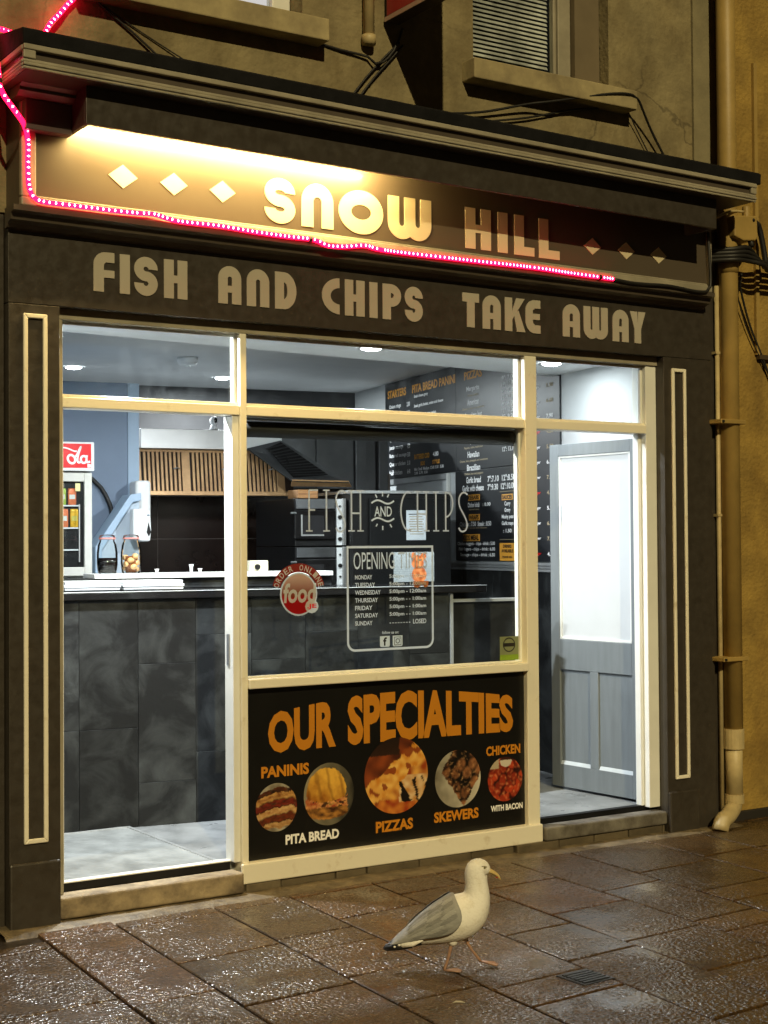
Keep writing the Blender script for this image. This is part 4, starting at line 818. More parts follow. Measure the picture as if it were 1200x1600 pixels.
st = [('STARTERS', 0.062, 0.433, 2.690, 2.752, M_amber), ('PITA BREAD PANINI', 0.552, 1.328, 2.690, 2.752, M_amber)]
for i, b in enumerate(['Steak cheese gravy', 'Steak garlic butter, onion and cheese', 'Chicken garlic butter, onion', 'Ham and cheese', 'Tuna melt']): st.append((b, 0.585, 0.585 + 0.0145 * len(b), 2.645 - 0.072 * i, 2.675 - 0.072 * i, W_))
for i, b in enumerate(['Onion rings', 'Fish cake', 'Saveloy', 'Chicken wings', 'Spring rolls', 'Jumbo sausage', 'Battered sausage', 'Quarter chicken', 'Half chicken']): st.append((b, 0.09, 0.09 + 0.0215 * len(b), 2.60 - 0.0635 * i, 2.638 - 0.0635 * i, W_)); st.append(('%d.%d0' % (2 + i // 2, (i * 3) % 10), 0.445, 0.505, 2.60 - 0.0635 * i, 2.635 - 0.0635 * i, W_))
st += [('BATTERED COD', 0.585, 0.865, 2.190, 2.228, M_amber), ('4.80', 0.93, 1.03, 2.196, 2.228, W_), ('SIDE', 0.70, 0.78, 2.140, 2.170, M_amber), ('STYLE', 0.92, 1.05, 2.140, 2.170, M_amber), ('Mini  Small  Medium', 0.585, 0.86, 2.105, 2.128, W_), ('Chilli 3.50   5.00', 0.88, 1.12, 2.105, 2.128, W_), ('2.00  2.70  3.50', 0.585, 0.83, 2.078, 2.098, W_)]
menu_board('black menu board headed STARTERS and PITA BREAD PANINI, farthest from the door', 0.004, 1.330, 2.066, 2.81, st)
pz = [('PIZZAS', 1.478, 1.764, 2.690, 2.748, M_amber)]
for i, b in enumerate(['Margarita', 'American', 'American hot', 'Napoli', 'Vegetarian', 'Hawaiian', 'Brazilian']):
    z = 2.600 - 0.090 * i; L_ = 0.0235 * len(b); pz.append((b, 1.62 - L_ / 2, 1.62 + L_ / 2, z, z + 0.043, W_)); d = ['Cheese, tomato', 'Cheese, tomato and pepperoni', 'Cheese, pepperoni, jalapeno', 'Anchovy, olive, capers', 'Peppers, onion, mushroom', 'Cheese, ham, pineapple and sweetcorn', 'Chicken, ham and peppers'][i]
    pz.append((d, 1.62 - 0.0062 * len(d), 1.62 + 0.0062 * len(d), z - 0.032, z - 0.012, M_tan))
for i in range(12):
    z = 2.635 - 0.0425 * i; pz.append(('%d": %d.%d0' % (9 if i % 2 == 0 else 12, 7 + i // 3 + 3 * (i % 2), (i * 7) % 10), 2.065, 2.25, z - 0.006, z + 0.026, W_))
menu_board('black menu board headed PIZZAS with a column of prices, middle of the three', 1.334, 2.275, 2.066, 2.81, pz)
sd = []
for i in range(13): sd.append((['Cheeseburger', 'Chicken burger', 'Veggie burger', 'Fish burger'][i % 4], 2.36, 2.60, 2.62 - 0.095 * i, 2.645 - 0.095 * i, M_red if i % 4 == 0 else W_)); sd.append(('%d.%d0' % (4 + i % 4, (i * 3) % 10), 2.68, 2.77, 2.62 - 0.095 * i, 2.645 - 0.095 * i, M_tan if i % 3 else W_))
menu_board('narrow black menu board seen edge-on beside the open grey door', 2.28, 2.850, 1.442, 2.81, sd)
lo = [('Garlic bread', 1.50, 1.735, 1.975, 2.018, W_), ('7":7.10  12":8.50', 1.838, 2.248, 1.970, 2.012, W_), ('Garlic with cheese', 1.437, 1.779, 1.918, 1.962, W_), ('7":9.30  12":10.00', 1.838, 2.248, 1.915, 1.957, W_),
      ('KEBABS', 1.532, 1.706, 1.860, 1.890, M_bprint, 1), ('Chicken kebab', 1.522, 1.710, 1.808, 1.842, W_), ('salad and sauce', 1.54, 1.70, 1.788, 1.800, M_tan), (': 8.00', 1.76, 1.88, 1.812, 1.836, W_), ('WRAPS', 1.547, 1.700, 1.722, 1.755, M_bprint, 1), ('Chicken : 7.50  Steak : 8.50', 1.388, 1.889, 1.678, 1.710, W_), ('Peppers onion and cheese', 1.42, 1.82, 1.660, 1.672, M_tan),
      ('KIDS MEAL', 1.448, 1.700, 1.582, 1.618, M_bprint, 1), ('Chicken nuggets - chips - drink : 5.00', 1.350, 1.943, 1.542, 1.572, W_), ('Fish fingers - chips - drink : 6.00', 1.37, 1.943, 1.505, 1.535, W_), ('Sausage - chips - drink : 6.50', 1.393, 1.941, 1.466, 1.496, W_),
      ('SAUCES', 2.060, 2.202, 1.848, 1.876, M_bprint, 1), ('Curry', 2.09, 2.176, 1.798, 1.835, W_), ('Gravy', 2.09, 2.176, 1.757, 1.792, W_), ('Mushy peas', 2.049, 2.22, 1.715, 1.748, W_), ('Garlic mayo', 2.048, 2.219, 1.672, 1.705, W_), (': 1.50', 2.07, 2.19, 1.630, 1.655, W_),
      ('DRINKS', 2.07, 2.19, 1.530, 1.552, M_bprint, 1), ('AVAILABLE', 2.045, 2.215, 1.500, 1.522, M_bprint, 1), ('PLEASE ASK', 2.06, 2.20, 1.464, 1.478, M_bprint, 1)]
menu_board('lower black menu board with KEBABS, WRAPS, KIDS MEAL and an amber drinks label', 1.315, 2.275, 1.442, 2.062, lo,
           boxes=((M_amber, 1.528, 1.712, 1.855, 1.895), (M_amber, 1.540, 1.708, 1.718, 1.760), (M_amber, 1.44, 1.708, 1.577, 1.624), (M_amber, 2.052, 2.210, 1.843, 1.882), (M_amber, 2.015, 2.24, 1.446, 1.562), (M_tan, 2.02, 2.24, 1.898, 1.901), (M_tan, 2.015, 2.24, 1.583, 1.586)))

# downlights
DLP = [(2.786, 0.43, 2.583, 'over the open doorway'), (4.20, 0.57, 2.583, 'above the middle of the big window'), (5.45, 0.63, 2.583, 'above the open grey door'), (3.89, 3.97, 2.813, 'far back over the drinks cooler'), (5.10, 4.07, 2.813, 'far back over the frying range')]
EL = emit('white_downlight', (0.92, 0.98, 1.0), 60.0)
for x, y, z, w in DLP:
    t = thing('downlight', 'round white recessed ceiling light ' + w, 'ceiling light', (x, y, z), group='recessed ceiling lights', local=True)
    MB().loft([[(r * math.cos(k * PI / 12), r * math.sin(k * PI / 12), zz) for k in range(24)] for r, zz in ((0.055, -0.004), (0.072, -0.007), (0.076, 0.0))], cap=False).build('trim_ring', M_white, t, smooth=True)
    MB().lathe([(0.012, -0.0155), (0.034, -0.013), (0.050, -0.008), (0.0549, -0.0035)], n=24).build('lens', EL, t, smooth=True)
    l = bpy.data.lights.new('downlight_lamp', 'AREA'); l.shape = 'DISK'; l.size = 0.08; l.energy = {0: 84, 1: 64, 2: 8}.get(DLP.index((x, y, z, w)), 90); l.color = (0.92, 0.98, 1.0)
    lo_ = bpy.data.objects.new('lamp', l); COL.objects.link(lo_); lo_.parent = t; lo_.location = (0, 0, -0.018)
SD = thing('smoke_alarm', 'round white smoke alarm on the ceiling behind the dusty pane over the doorway', 'smoke alarm', (4.35, 3.1, 2.813), local=True)
MB().lathe([(0.01, -0.052), (0.055, -0.05), (0.068, -0.03), (0.07, 0.0)], n=24).build('case', M_white, SD, smooth=True); MB().lathe([(0.02, -0.062), (0.025, -0.05)], n=16).build('button', M_white, SD)

# ------------------------------------------------------------------ counter (local s, t)
CT = thing('counter', 'long dark slate-tiled serving counter with black worktop', 'counter', (IO[0], IO[1], 0.14), IA, local=True)
Hc = 1.19
MB().box(-0.55, 0.014, 0.0, 2.115, 0.62, Hc - 0.04).build('carcass', M_black, CT)
tw_ = 0.30; si = 0
x = -0.53; col = 0
random.seed(5)
while x < 2.10:
    x1 = min(x + tw_, 2.11); z = 0.0; cuts = [0.0]; z = random.choice([0.22, 0.36, 0.5])
    while z < Hc - 0.1: cuts.append(z); z += 0.6
    cuts.append(Hc - 0.042)
    for a, b in zip(cuts, cuts[1:]): MB().box(x + 0.001, -0.0005 * random.random(), a + 0.001, x1 - 0.001, 0.013, b - 0.001).build('tile', M_slate, CT, 0.0008, seg=1)
    x = x1
MB().box(-0.56, -0.03, Hc - 0.040, 2.33, 0.66, Hc - 0.004).build('worktop', M_blackg, CT, 0.004)
MB().box(-0.56, -0.032, Hc - 0.0035, 2.33, 0.0, Hc).build('front_edge', M_trim, CT, 0.002)
MB().box(2.116, -0.006, 0.0, 2.134, 0.05, Hc - 0.045).build('end_trim', M_trim, CT)
FP = thing('counter_flap', 'dark lower flap panel with pale trim at the right end of the counter', 'counter flap', (IO[0], IO[1], 0.14), IA, local=True)
MB().box(2.14, 0.02, 0.0, 2.60, 0.06, 1.095).build('panel', M_slate, FP); MB().box(2.136, -0.004, 1.096, 2.60, 0.07, 1.113).build('top_trim', M_trim, FP, 0.002)
SV = thing('service_shelf', 'white-edged raised shelf along the back of the counter', 'shelf', (IO[0], IO[1], 1.33), IA, local=True)
MB().box(0.256, 0.50, 0.054, 1.62, 0.80, 0.080).build('top', M_white, SV, 0.003); MB().box(0.10, 0.53, 0.0, 1.62, 0.79, 0.0535).build('riser', M_slate, SV)
for i, (a, b) in enumerate(((0.045, 0.340), (0.352, 0.680))):
    t = thing('food_tray', 'low white ridged lid on the counter, %s of the pair' % ('nearer the drinks cooler' if i == 0 else 'nearer the window mullion'), 'tray', (IO[0], IO[1], 1.33), IA, local=True, group='white ridged lids on the counter')
    for k, (z0_, z1_, ins) in enumerate(((0.0, 0.014, 0.004), (0.0145, 0.030, 0.0), (0.0305, 0.048, 0.006))): MB().box(a + ins, 0.25 + ins, z0_, b - ins, 0.46 - ins, z1_).build('rib', M_white, t, 0.003)
# jars
def jar(s, t, kind, label):
    x, y = isp(s, t); J = thing('jar', label, 'jar', (x, y, 1.41), local=True, group='glass jars on the shelf')
    prof = [(0.046, 0.0), (0.05, 0.006), (0.056, 0.05), (0.056, 0.11), (0.050, 0.155), (0.040, 0.178), (0.040, 0.186), (0.043, 0.19)]
    MB().loft([[(r * math.cos(k * PI / 14), r * math.sin(k * PI / 14), z) for k in range(28)] for r, z in prof], cap=False).build('glass', glass('jar_glass', (0.93, 0.95, 0.94)), J, smooth=True)
    MB().lathe([(0.043, 0.190), (0.044, 0.196), (0.040, 0.208), (0.02, 0.212)], n=24).build('lid', glass('lid_glass', (0.85, 0.87, 0.86)), J, smooth=True)
    MB().lathe([(0.0445, 0.186), (0.0465, 0.190), (0.0445, 0.195)], n=24).build('seal', mat('pink_rubber_seal', (0.55, 0.2, 0.17), 0.5), J, smooth=True)
    if kind == 'dark':
        MB().lathe([(0.043, 0.004), (0.047, 0.008), (0.053, 0.05), (0.053, 0.086)], n=24).build('liquid', mat('dark_vinegar', (0.006, 0.004, 0.004), 0.1), J, smooth=True)
    else:
        MB().lathe([(0.030, 0.004), (0.034, 0.05), (0.036, 0.095)], n=24).build('vinegar', mat('brown_vinegar', (0.16, 0.05, 0.012), 0.15), J, smooth=True)
        em = mat('pickled_egg', (0.75, 0.45, 0.2), 0.3, var=0.2)
        for k in range(11):
            a = k * 2.4; z = 0.022 + 0.0072 * k; MB().ball((0.030 * math.cos(a), 0.030 * math.sin(a), z), 0.019, 0.019, 0.016, 10, 7).build('egg', em, J, smooth=True)
jar(0.341, 0.58, 'dark', 'glass clip-top jar half full of near-black liquid'); jar(0.472, 0.58, 'egg', 'glass clip-top jar of pickled eggs in brown vinegar')
for i, (s, h, w) in enumerate(((0.62, 0.022, 'lowest and nearest the jars'), (0.815, 0.045, 'tallest of three'), (0.865, 0.022, 'nearest the mullion'))):
    x, y = isp(s, 0.60); tag(MB().lathe([(0.009, 0), (0.009, h * 0.6), (0.014, h), (0.004, h * 1.02)], (x, y, 1.41), 12).build('white_stopper', M_white, None, smooth=True), 'small white stopper on the raised shelf, ' + w, 'stopper', 'white stoppers on the shelf')
x, y = isp(1.22, 0.66); CB = thing('control_box', 'small cream box with a black knob on the shelf beside the window mullion', 'control box', (x, y, 1.41), IA, local=True)
MB().box(-0.055, -0.03, 0, 0.055, 0.03, 0.062).build('case', mat('cream_plastic', (0.6, 0.55, 0.42), 0.4), CB, 0.004); MB().tube([(-0.012, -0.03, 0.026), (-0.012, -0.045, 0.026)], 0.016, 12).build('knob', M_black, CB)
# drinks cooler
x, y = isp(0, 0)
DC = thing('drinks_cooler', 'white glass-door drinks cooler with a red cola header', 'drinks cooler', (x, y, 0.14), IA, local=True)
zb = -0.14
MB().box(-0.16, 1.12, 0.0, 0.372, 1.58, 1.845).build('cabinet', mat('cooler_white', (0.62, 0.63, 0.6), 0.4), DC, 0.006)
hd = MB().box(-0.165, 1.08, 1.995 + zb - 0.005, 0.379, 1.58, 2.157 + zb).build('header', M_white, DC, 0.006)
MB().box(-0.15, 1.077, 2.008 + zb, 0.360, 1.0798, 2.146 + zb).build('header_panel', mat('cola_red', S(222, 8, 20), 0.35, var=0.03), hd)
mb = MB()
def scr(pts, w=0.013): mb.ribbon([(p[0], p[1] + zb) for p in pts], w, 1.0755)
ol = 0.217
scr([(ol + 0.030 + 0.021 * math.cos(R(a)) - 0.004 * math.sin(R(a)), 2.057 + 0.024 * math.sin(R(a))) for a in range(60, 430, 20)])
scr(bez((ol + 0.042, 2.075), (ol + 0.06, 2.06), (ol + 0.065, 2.10), (ol + 0.082, 2.126)) + bez((ol + 0.082, 2.126), (ol + 0.09, 2.14), (ol + 0.07, 2.10), (ol + 0.064, 2.06)) + bez((ol + 0.064, 2.06), (ol + 0.062, 2.03), (ol + 0.078, 2.034), (ol + 0.088, 2.052)), 0.011)
scr([(ol + 0.100 + 0.017 * math.cos(R(a)), 2.056 + 0.020 * math.sin(R(a))) for a in range(20, 350, 22)])
scr(bez((ol + 0.118, 2.080), (ol + 0.112, 2.05), (ol + 0.114, 2.03), (ol + 0.136, 2.046)), 0.012)
scr(bez((ol - 0.05, 2.11), (ol + 0.0, 2.145), (ol + 0.04, 2.09), (ol + 0.06, 2.105)), 0.008)
scr([(ol - 0.07 + 0.045 * math.cos(R(a)), 2.075 + 0.045 * math.sin(R(a))) for a in range(50, 320, 18)], 0.015)
mb.build('script_lettering', M_wprint, hd)
MB().box(0.338, 1.0768, 2.010 + zb, 0.358, 1.0792, 2.030 + zb).build('corner_label', M_white, hd)
d = MB(); d.box(-0.15, 1.085, 0.10, -0.10, 1.119, 1.84); d.box(0.322, 1.085, 0.10, 0.366, 1.119, 1.84); d.box(-0.10, 1.085, 1.79, 0.322, 1.119, 1.84); d.box(-0.10, 1.085, 0.10, 0.322, 1.119, 0.16); d.box(-0.10, 1.085, 1.25, 0.322, 1.119, 1.30)
dd = d.build('door_frame', mat('cooler_frame', (0.58, 0.58, 0.53), 0.4), DC, 0.004)
MB().box(-0.10, 1.116, 1.30, 0.322, 1.1185, 1.79).build('cooler_back', M_black, dd)
MB().box(-0.10, 1.0955, 1.30, 0.322, 1.098, 1.79).build('glass', G_clear, dd)
MB().tube([(0.292, 1.081, 1.33), (0.292, 1.081, 1.66)], 0.004, 6).build('handle', M_steel, dd)
MB().box(0.272, 1.0948, 1.735, 0.300, 1.0952, 1.78).build('sticker', mat('yellow_sticker', (0.7, 0.65, 0.3), 0.5), dd)
for z in (1.648, 1.52, 1.395): MB().box(-0.10, 1.100, z, 0.300, 1.1155, z + 0.008).build('shelf', M_white, DC)
cc = [((0.75, 0.42, 0.03), (0.6, 0.5, 0.1)), ((0.75, 0.2, 0.08), (0.7, 0.7, 0.65)), ((0.35, 0.5, 0.08), (0.6, 0.6, 0.5))]
for r_, z in enumerate((1.5285, 1.6565)):
    for k in range(4):
        sx = 0.268 - 0.058 * k - 0.012 * r_; body, cap = cc[(k + r_) % 3] if r_ == 0 else cc[(1 + k) % 3]
        pos = isp(sx, 1.1085); h = 0.105 - 0.01 * r_
        q = thing('drink_can', 'can in the drinks cooler, %s shelf, %s from the handle' % (('lower', 'upper')[r_], ('first', 'second', 'third', 'fourth')[k]), 'drink can', (pos[0], pos[1], 0.14 + z), IA, local=True, group='cans in the drinks cooler')
        MB().loft([[(0.024 * f * math.cos(i * PI / 9), 0.006 * f * math.sin(i * PI / 9), zz) for i in range(18)] for f, zz in ((0.85, 0), (1, 0.006), (1, h - 0.01), (0.85, h))]).build('body', mat('can_%d_%d' % (r_, k), body, 0.3, 0.2, var=0.25, vs=30), q, smooth=True)
        MB().box(-0.016, -0.0066, h * 0.35, 0.016, -0.0055, h * 0.62).build('label_patch', mat('can_label_%d' % ((k + r_) % 3), cap, 0.4), q)
# partition and sloping boxing
PT = thing('blue_partition', 'grey-blue partition wall behind the drinks cooler with a pale corner strip', 'partition', (IO[0], IO[1], 0.14), IA, local=True)
MB().box(-0.9, 1.60, 0.0, 0.695, 1.72, 2.42).build('face', M_blue, PT)
MB().box(0.696, 1.595, 0.0, 0.765, 1.73, 2.42).build('corner_strip', M_lblue, PT)
SB = thing('sloping_boxing', 'pale blue boxed panel with a sloping capped top behind the jars', 'boxing', (IO[0], IO[1], 0.14), IA, local=True)
MB().prism([(0.455, 0), (0.700, 0), (0.700, 1.70), (0.640, 1.69), (0.455, 1.41)], 1.33, 1.50).build('panel', mat('pale_grey_blue', (0.42, 0.5, 0.58), 0.5), SB)
MB().prism([(0.430, 1.26), (0.430, 1.415), (0.640, 1.725), (0.705, 1.735), (0.705, 1.69), (0.655, 1.68), (0.468, 1.395), (0.468, 1.26)], 1.30, 1.52).build('capping', M_lblue, SB, 0.004)
TD = thing('towel_dispenser', 'tall white paper towel dispenser on the pale corner strip', 'dispenser', (IO[0], IO[1], 1.67), IA, local=True)
MB().box(0.700, 1.42, 0.0, 0.795, 1.593, 0.285).build('case', M_white, TD, 0.02, seg=4)
SP = thing('soap_dispenser', 'smaller white soap dispenser below the towel dispenser', 'dispenser', (IO[0], IO[1], 1.585), IA, local=True)
MB().prism([(0.632, 0.015), (0.632, 0.195), (0.735, 0.188), (0.742, 0.07), (0.735, 0.0), (0.69, 0.0)], 1.20, 1.298).build('case', M_white, SP, 0.012, seg=3)
MB().prism([(0.712, 0.055), (0.724, 0.115), (0.738, 0.055), (0.725, 0.03)], 1.197, 1.1995).build('window', M_black, SP); MB().ball((0.722, 1.198, 0.155), 0.008, 0.003, 0.006).build('button', mat('grey_button', (0.2, 0.25, 0.3), 0.4), SP)
cable('thick black hose curving down the grey-blue partition beside the drinks cooler', [(*isp(0.40, 1.58), 2.03), (*isp(0.449, 1.58), 1.985), (*isp(0.525, 1.58), 1.915), (*isp(0.572, 1.57), 1.825), (*isp(0.588, 1.56), 1.745), (*isp(0.58, 1.56), 1.60), (*isp(0.56, 1.56), 1.3)], 0.013, name='hose')
# extraction hood
HD = thing('extraction_hood', 'stainless extraction hood with baffle filters tinted with a painted copper glow over the frying range', 'extraction hood', (IO[0], IO[1], 1.9), IA, local=True)
zz_ = -1.9
MB().box(0.945, 2.30, 2.209 + zz_, 1.935, 2.34, 2.341 + zz_).build('fascia', M_steel, HD, 0.003)
MB().box(0.945, 2.341, 2.209 + zz_, 1.935, 3.2, 2.341 + zz_).build('canopy', M_dsteel, HD)
def fpt(s, q): return (s, 2.375 - 0.05 * q, 2.205 - 0.285 * q + zz_)
def fslab(s0, s1, q0, q1, lift, th):
    m_ = MB(); nrm = Vector((0, -0.285, 0.05)).normalized(); pts = [Vector(fpt(s0, q0)), Vector(fpt(s1, q0)), Vector(fpt(s1, q1)), Vector(fpt(s0, q1))]
    a = [p + nrm * lift for p in pts]; b = [p + nrm * (lift + th) for p in pts]
    return m_.add([*a, *b], [(0, 1, 2, 3), (7, 6, 5, 4), (0, 4, 5, 1), (1, 5, 6, 2), (2, 6, 7, 3), (3, 7, 4, 0)])
fslab(0.93, 2.03, 0, 1.05, -0.02, 0.015).build('filter_back', mat('filter_gap', (0.03, 0.012, 0.006), 0.6), HD)
fslab(0.93, 2.03, 0.99, 1.09, 0.0, 0.02).build('lower_lip', M_copper_lit, HD, 0.002)
fslab(0.93, 2.03, 0.0, 0.06, 0.0, 0.015).build('upper_lip', M_copper_lit, HD, 0.002)
for s0 in (0.93, 1.265, 1.60, 1.935):
    fslab(s0 - 0.028, s0 + 0.028, 0.06, 0.99, 0.0, 0.016).build('filter_frame', M_copper_lit, HD, 0.002)
    if s0 > 1.9: continue
    for k in range(9): fslab(s0 + 0.045 + k * 0.0295, s0 + 0.0625 + k * 0.0295, 0.06, 0.99, 0.0, 0.013).build('baffle_slat', M_copper_lit, HD, 0.003)
    MB().tube([Vector(fpt(s0 + 0.25, 0.42)) + Vector((0, -0.02, -0.01)), Vector(fpt(s0 + 0.27, 0.36)) + Vector((0, -0.045, -0.02)), Vector(fpt(s0 + 0.29, 0.42)) + Vector((0, -0.02, -0.01))], 0.004, 6).build('filter_handle', M_steel, HD)
# second canopy over the ovens
WG = thing('oven_canopy', 'dark grey canopy with a black ribbed filter angled over the pizza ovens', 'extraction hood', (IO[0], IO[1], 1.95), IA, local=True)
def wq(P, m, name, th=0.012, par=WG):
    P = [Vector((p[0], p[1], p[2] - 1.95)) for p in P]; nrm = (P[1] - P[0]).cross(P[3] - P[0]).normalized(); Q = [p + nrm * th for p in P]
    return MB().add([*P, *Q], [(0, 1, 2, 3), (7, 6, 5, 4), (0, 4, 5, 1), (1, 5, 6, 2), (2, 6, 7, 3), (3, 7, 4, 0)]).build(name, m, par)
A_ = (1.665, 2.24, 2.216); B_ = (1.905, 2.24, 2.275); C_ = (2.33, 2.05, 1.985); D_ = (1.92, 2.05, 1.990)
wq([A_, B_, C_, D_], M_dsteel, 'canopy_face')
def lerp3(p, q, t): return tuple(p[i] + (q[i] - p[i]) * t for i in range(3))
def onw(u, v, o=0.008): 
    a = lerp3(A_, B_, u); b = lerp3(D_, C_, u); p = lerp3(a, b, v); return (p[0], p[1] - o, p[2] - o * 0.5)
wq([onw(0.45, 0.08), onw(0.95, 0.02), onw(0.85, 0.80), onw(0.12, 0.88)], M_black, 'filter', 0.004)
for k in range(12):
    v0 = 0.07 + k * 0.065; wq([onw(0.44 - 0.36 * v0, v0, 0.014), onw(0.95 - 0.12 * v0, v0 - 0.02, 0.014), onw(0.95 - 0.12 * v0, v0, 0.014), onw(0.44 - 0.36 * v0, v0 + 0.025, 0.014)], mat('dark_filter_rib', (0.05, 0.05, 0.052), 0.35, 0.5), 'filter_rib', 0.003)
wq([D_, C_, (2.37, 2.10, 1.955), (1.93, 2.10, 1.955)], M_copper_lit, 'lower_edge')
DU = thing('steel_ducting', 'tall grey metal sheeting between the hoods and the menu board', 'ducting', (IO[0], IO[1], 1.9), IA, local=True)
for s0, s1, t0 in ((1.96, 2.30, 2.62), (2.30, 2.585, 2.60), (2.59, 2.672, 2.57), (2.69, 2.765, 2.62), (2.775, 2.845, 2.58)): MB().box(s0, t0, 0.03 if s0 > 2.5 else 0.06, s1, 3.2, 0.52).build('sheet', M_dsteel, DU, 0.003)
# tiled splashback
TS = thing('tiled_splashback', 'dark brown glossy tiled splashback with pale joints behind the frying range', 'splashback', (IO[0], IO[1], 0.14), IA, local=True)
MB().box(0.70, 2.903, 0.0, 3.0, 2.93, 1.95).build('backing', M_grout, TS)
for i in range(5):
    for j in range(7):
        s0 = 0.721 + 0.4905 * i; z0_ = -0.03 + 0.3015 * j - 0.01
        if z0_ + 0.3 > 1.98: continue
        MB().box(s0 + 0.002, 2.896, max(0, z0_) + 0.002, min(s0 + 0.4905, 3.0) - 0.002, 2.903, z0_ + 0.3015 - 0.002).build('tile', M_btile, TS, 0.001, seg=1)
# security camera
SC = thing('security_camera', 'small white round-headed security camera on the hood top', 'camera', (*isp(1.455, 2.32), 2.342), IA, local=True)
MB().lathe([(0.026, 0), (0.030, 0.004), (0.022, 0.03), (0.014, 0.04)], n=16).build('base', M_white, SC, smooth=True); MB().ball((0, 0, 0.062), 0.030, 0.028, 0.030, 16, 10).build('head', M_white, SC, smooth=True); MB().ball((0.006, -0.022, 0.064), 0.014, 0.010, 0.018).build('lens', M_blackg, SC, smooth=True)
# pizza ovens
OV = thing('pizza_oven', 'stacked black double-deck pizza oven with a white knobbed control strip', 'oven', (IO[0], IO[1], 0.14), IA, local=True)
MB().box(1.755, 1.51, 0.0, 2.085, 2.3, 1.10).build('stand', M_dsteel, OV)
for i, (za, zb_) in enumerate(((1.10, 1.405), (1.41, 1.715))):
    MB().box(1.745, 1.505, za, 2.088, 2.3, zb_).build('deck', M_black, OV, 0.004)
    d_ = MB().box(1.735, 1.475, za + 0.045, 2.012, 1.504, zb_ - 0.075).build('oven_door', M_blackg, OV, 0.008)
    MB().box(1.785, 1.4725, za + 0.075, 1.93, 1.4748, zb_ - 0.11).build('door_window', mat('oven_glass', (0.03, 0.03, 0.032), 0.1), d_)
    w_ = MB(); w_.box(1.775, 1.4705, za + 0.065, 1.785, 1.4745, zb_ - 0.105); w_.box(1.785, 1.4705, za + 0.065, 1.93, 1.4745, za + 0.075); w_.build('window_trim', M_steel, d_)
    MB().tube([(1.70, 1.45, zb_ - 0.095), (1.735, 1.46, zb_ - 0.095), (1.735, 1.49, zb_ - 0.095)], 0.007, 8).build('handle', M_steel, d_)
    MB().box(1.75, 1.485, zb_ - 0.068, 2.012, 1.5045, zb_ - 0.004).build('upper_trim', M_dsteel, OV, 0.003)
    ps = MB().box(2.022, 1.484, za + 0.005, 2.060, 1.5045, zb_ - 0.004).build('control_strip', M_white, OV, 0.002)
    for k in range(4):
        MB().tube([(2.041, 1.484, za + 0.045 + 0.07 * k), (2.041, 1.470, za + 0.045 + 0.07 * k)], 0.0125 if k % 2 == 0 else 0.006, 12).build('knob', M_black, ps)
    MB().box(2.062, 1.486, za + 0.004, 2.088, 1.5045, zb_).build('corner_post', M_steel, OV, 0.003)
BX = thing('cardboard_box', 'flat brown cardboard box lying on top of the pizza oven', 'box', (*isp(1.84, 1.62), 1.857), IA, local=True)
MB().box(-0.06, -0.08, 0, 0.075, 0.12, 0.055).build('carton', mat('brown_card', (0.5, 0.25, 0.1), 0.8, var=0.15), BX, 0.003); MB().box(-0.0605, -0.0808, 0.024, 0.0755, -0.08, 0.030).build('flap_seam', mat('dark_card', (0.25, 0.11, 0.05), 0.8), BX)
# tall black fridge
TF = thing('tall_black_fridge', 'tall matt black fridge beside the pizza ovens with a taped notice', 'fridge', (IO[0], IO[1], 0.14), IA, local=True)
MB().box(2.10, 1.42, 0.0, 2.80, 2.1, 1.745).build('cabinet', M_black, TF, 0.006); MB().box(2.215, 1.40, 0.05, 2.79, 1.418, 1.715).build('door', mat('black_fridge_door', (0.008, 0.0088, 0.0095), 0.5, var=0.3, vs=4, spec=0.2), TF, 0.006); MB().box(2.09, 1.405, 1.7455, 2.80, 2.1, 1.765).build('top_trim', M_steel, TF, 0.002)
NT = thing('paper_notice', 'white printed notice taped to the tall black fridge', 'notice', (IO[0], IO[1], 1.585), IA, local=True)
MB().box(2.470, 1.396, 0.0, 2.608, 1.3985, 0.193).build('sheet', mat('paper_white', (0.72, 0.78, 0.82), 0.7), NT)
for k in range(9): MB().box(2.487 + 0.004 * (k % 3), 1.3952, 0.165 - 0.016 * k, 2.592 - 0.008 * (k % 2), 1.3957, 0.170 - 0.016 * k).build('text_line', M_tan if k else M_bprint, NT)
# roller blind
RB = thing('roller_blind', 'black rolled-up roller blind across the top of the big window', 'blind', (3.98, 0.11, 2.05))
MB().tube([(3.20, 0.115, 2.093), (4.772, 0.115, 2.100)], 0.037, 20).build('roll', mat('black_blind_cloth', (0.008, 0.008, 0.008), 0.6), RB, smooth=True)
MB().box(3.20, 0.085, 2.136, 4.772, 0.14, 2.144).build('head_rail', M_trim, RB); MB().box(4.773, 0.09, 2.06, 4.779, 0.14, 2.144).build('end_bracket', M_black, RB)

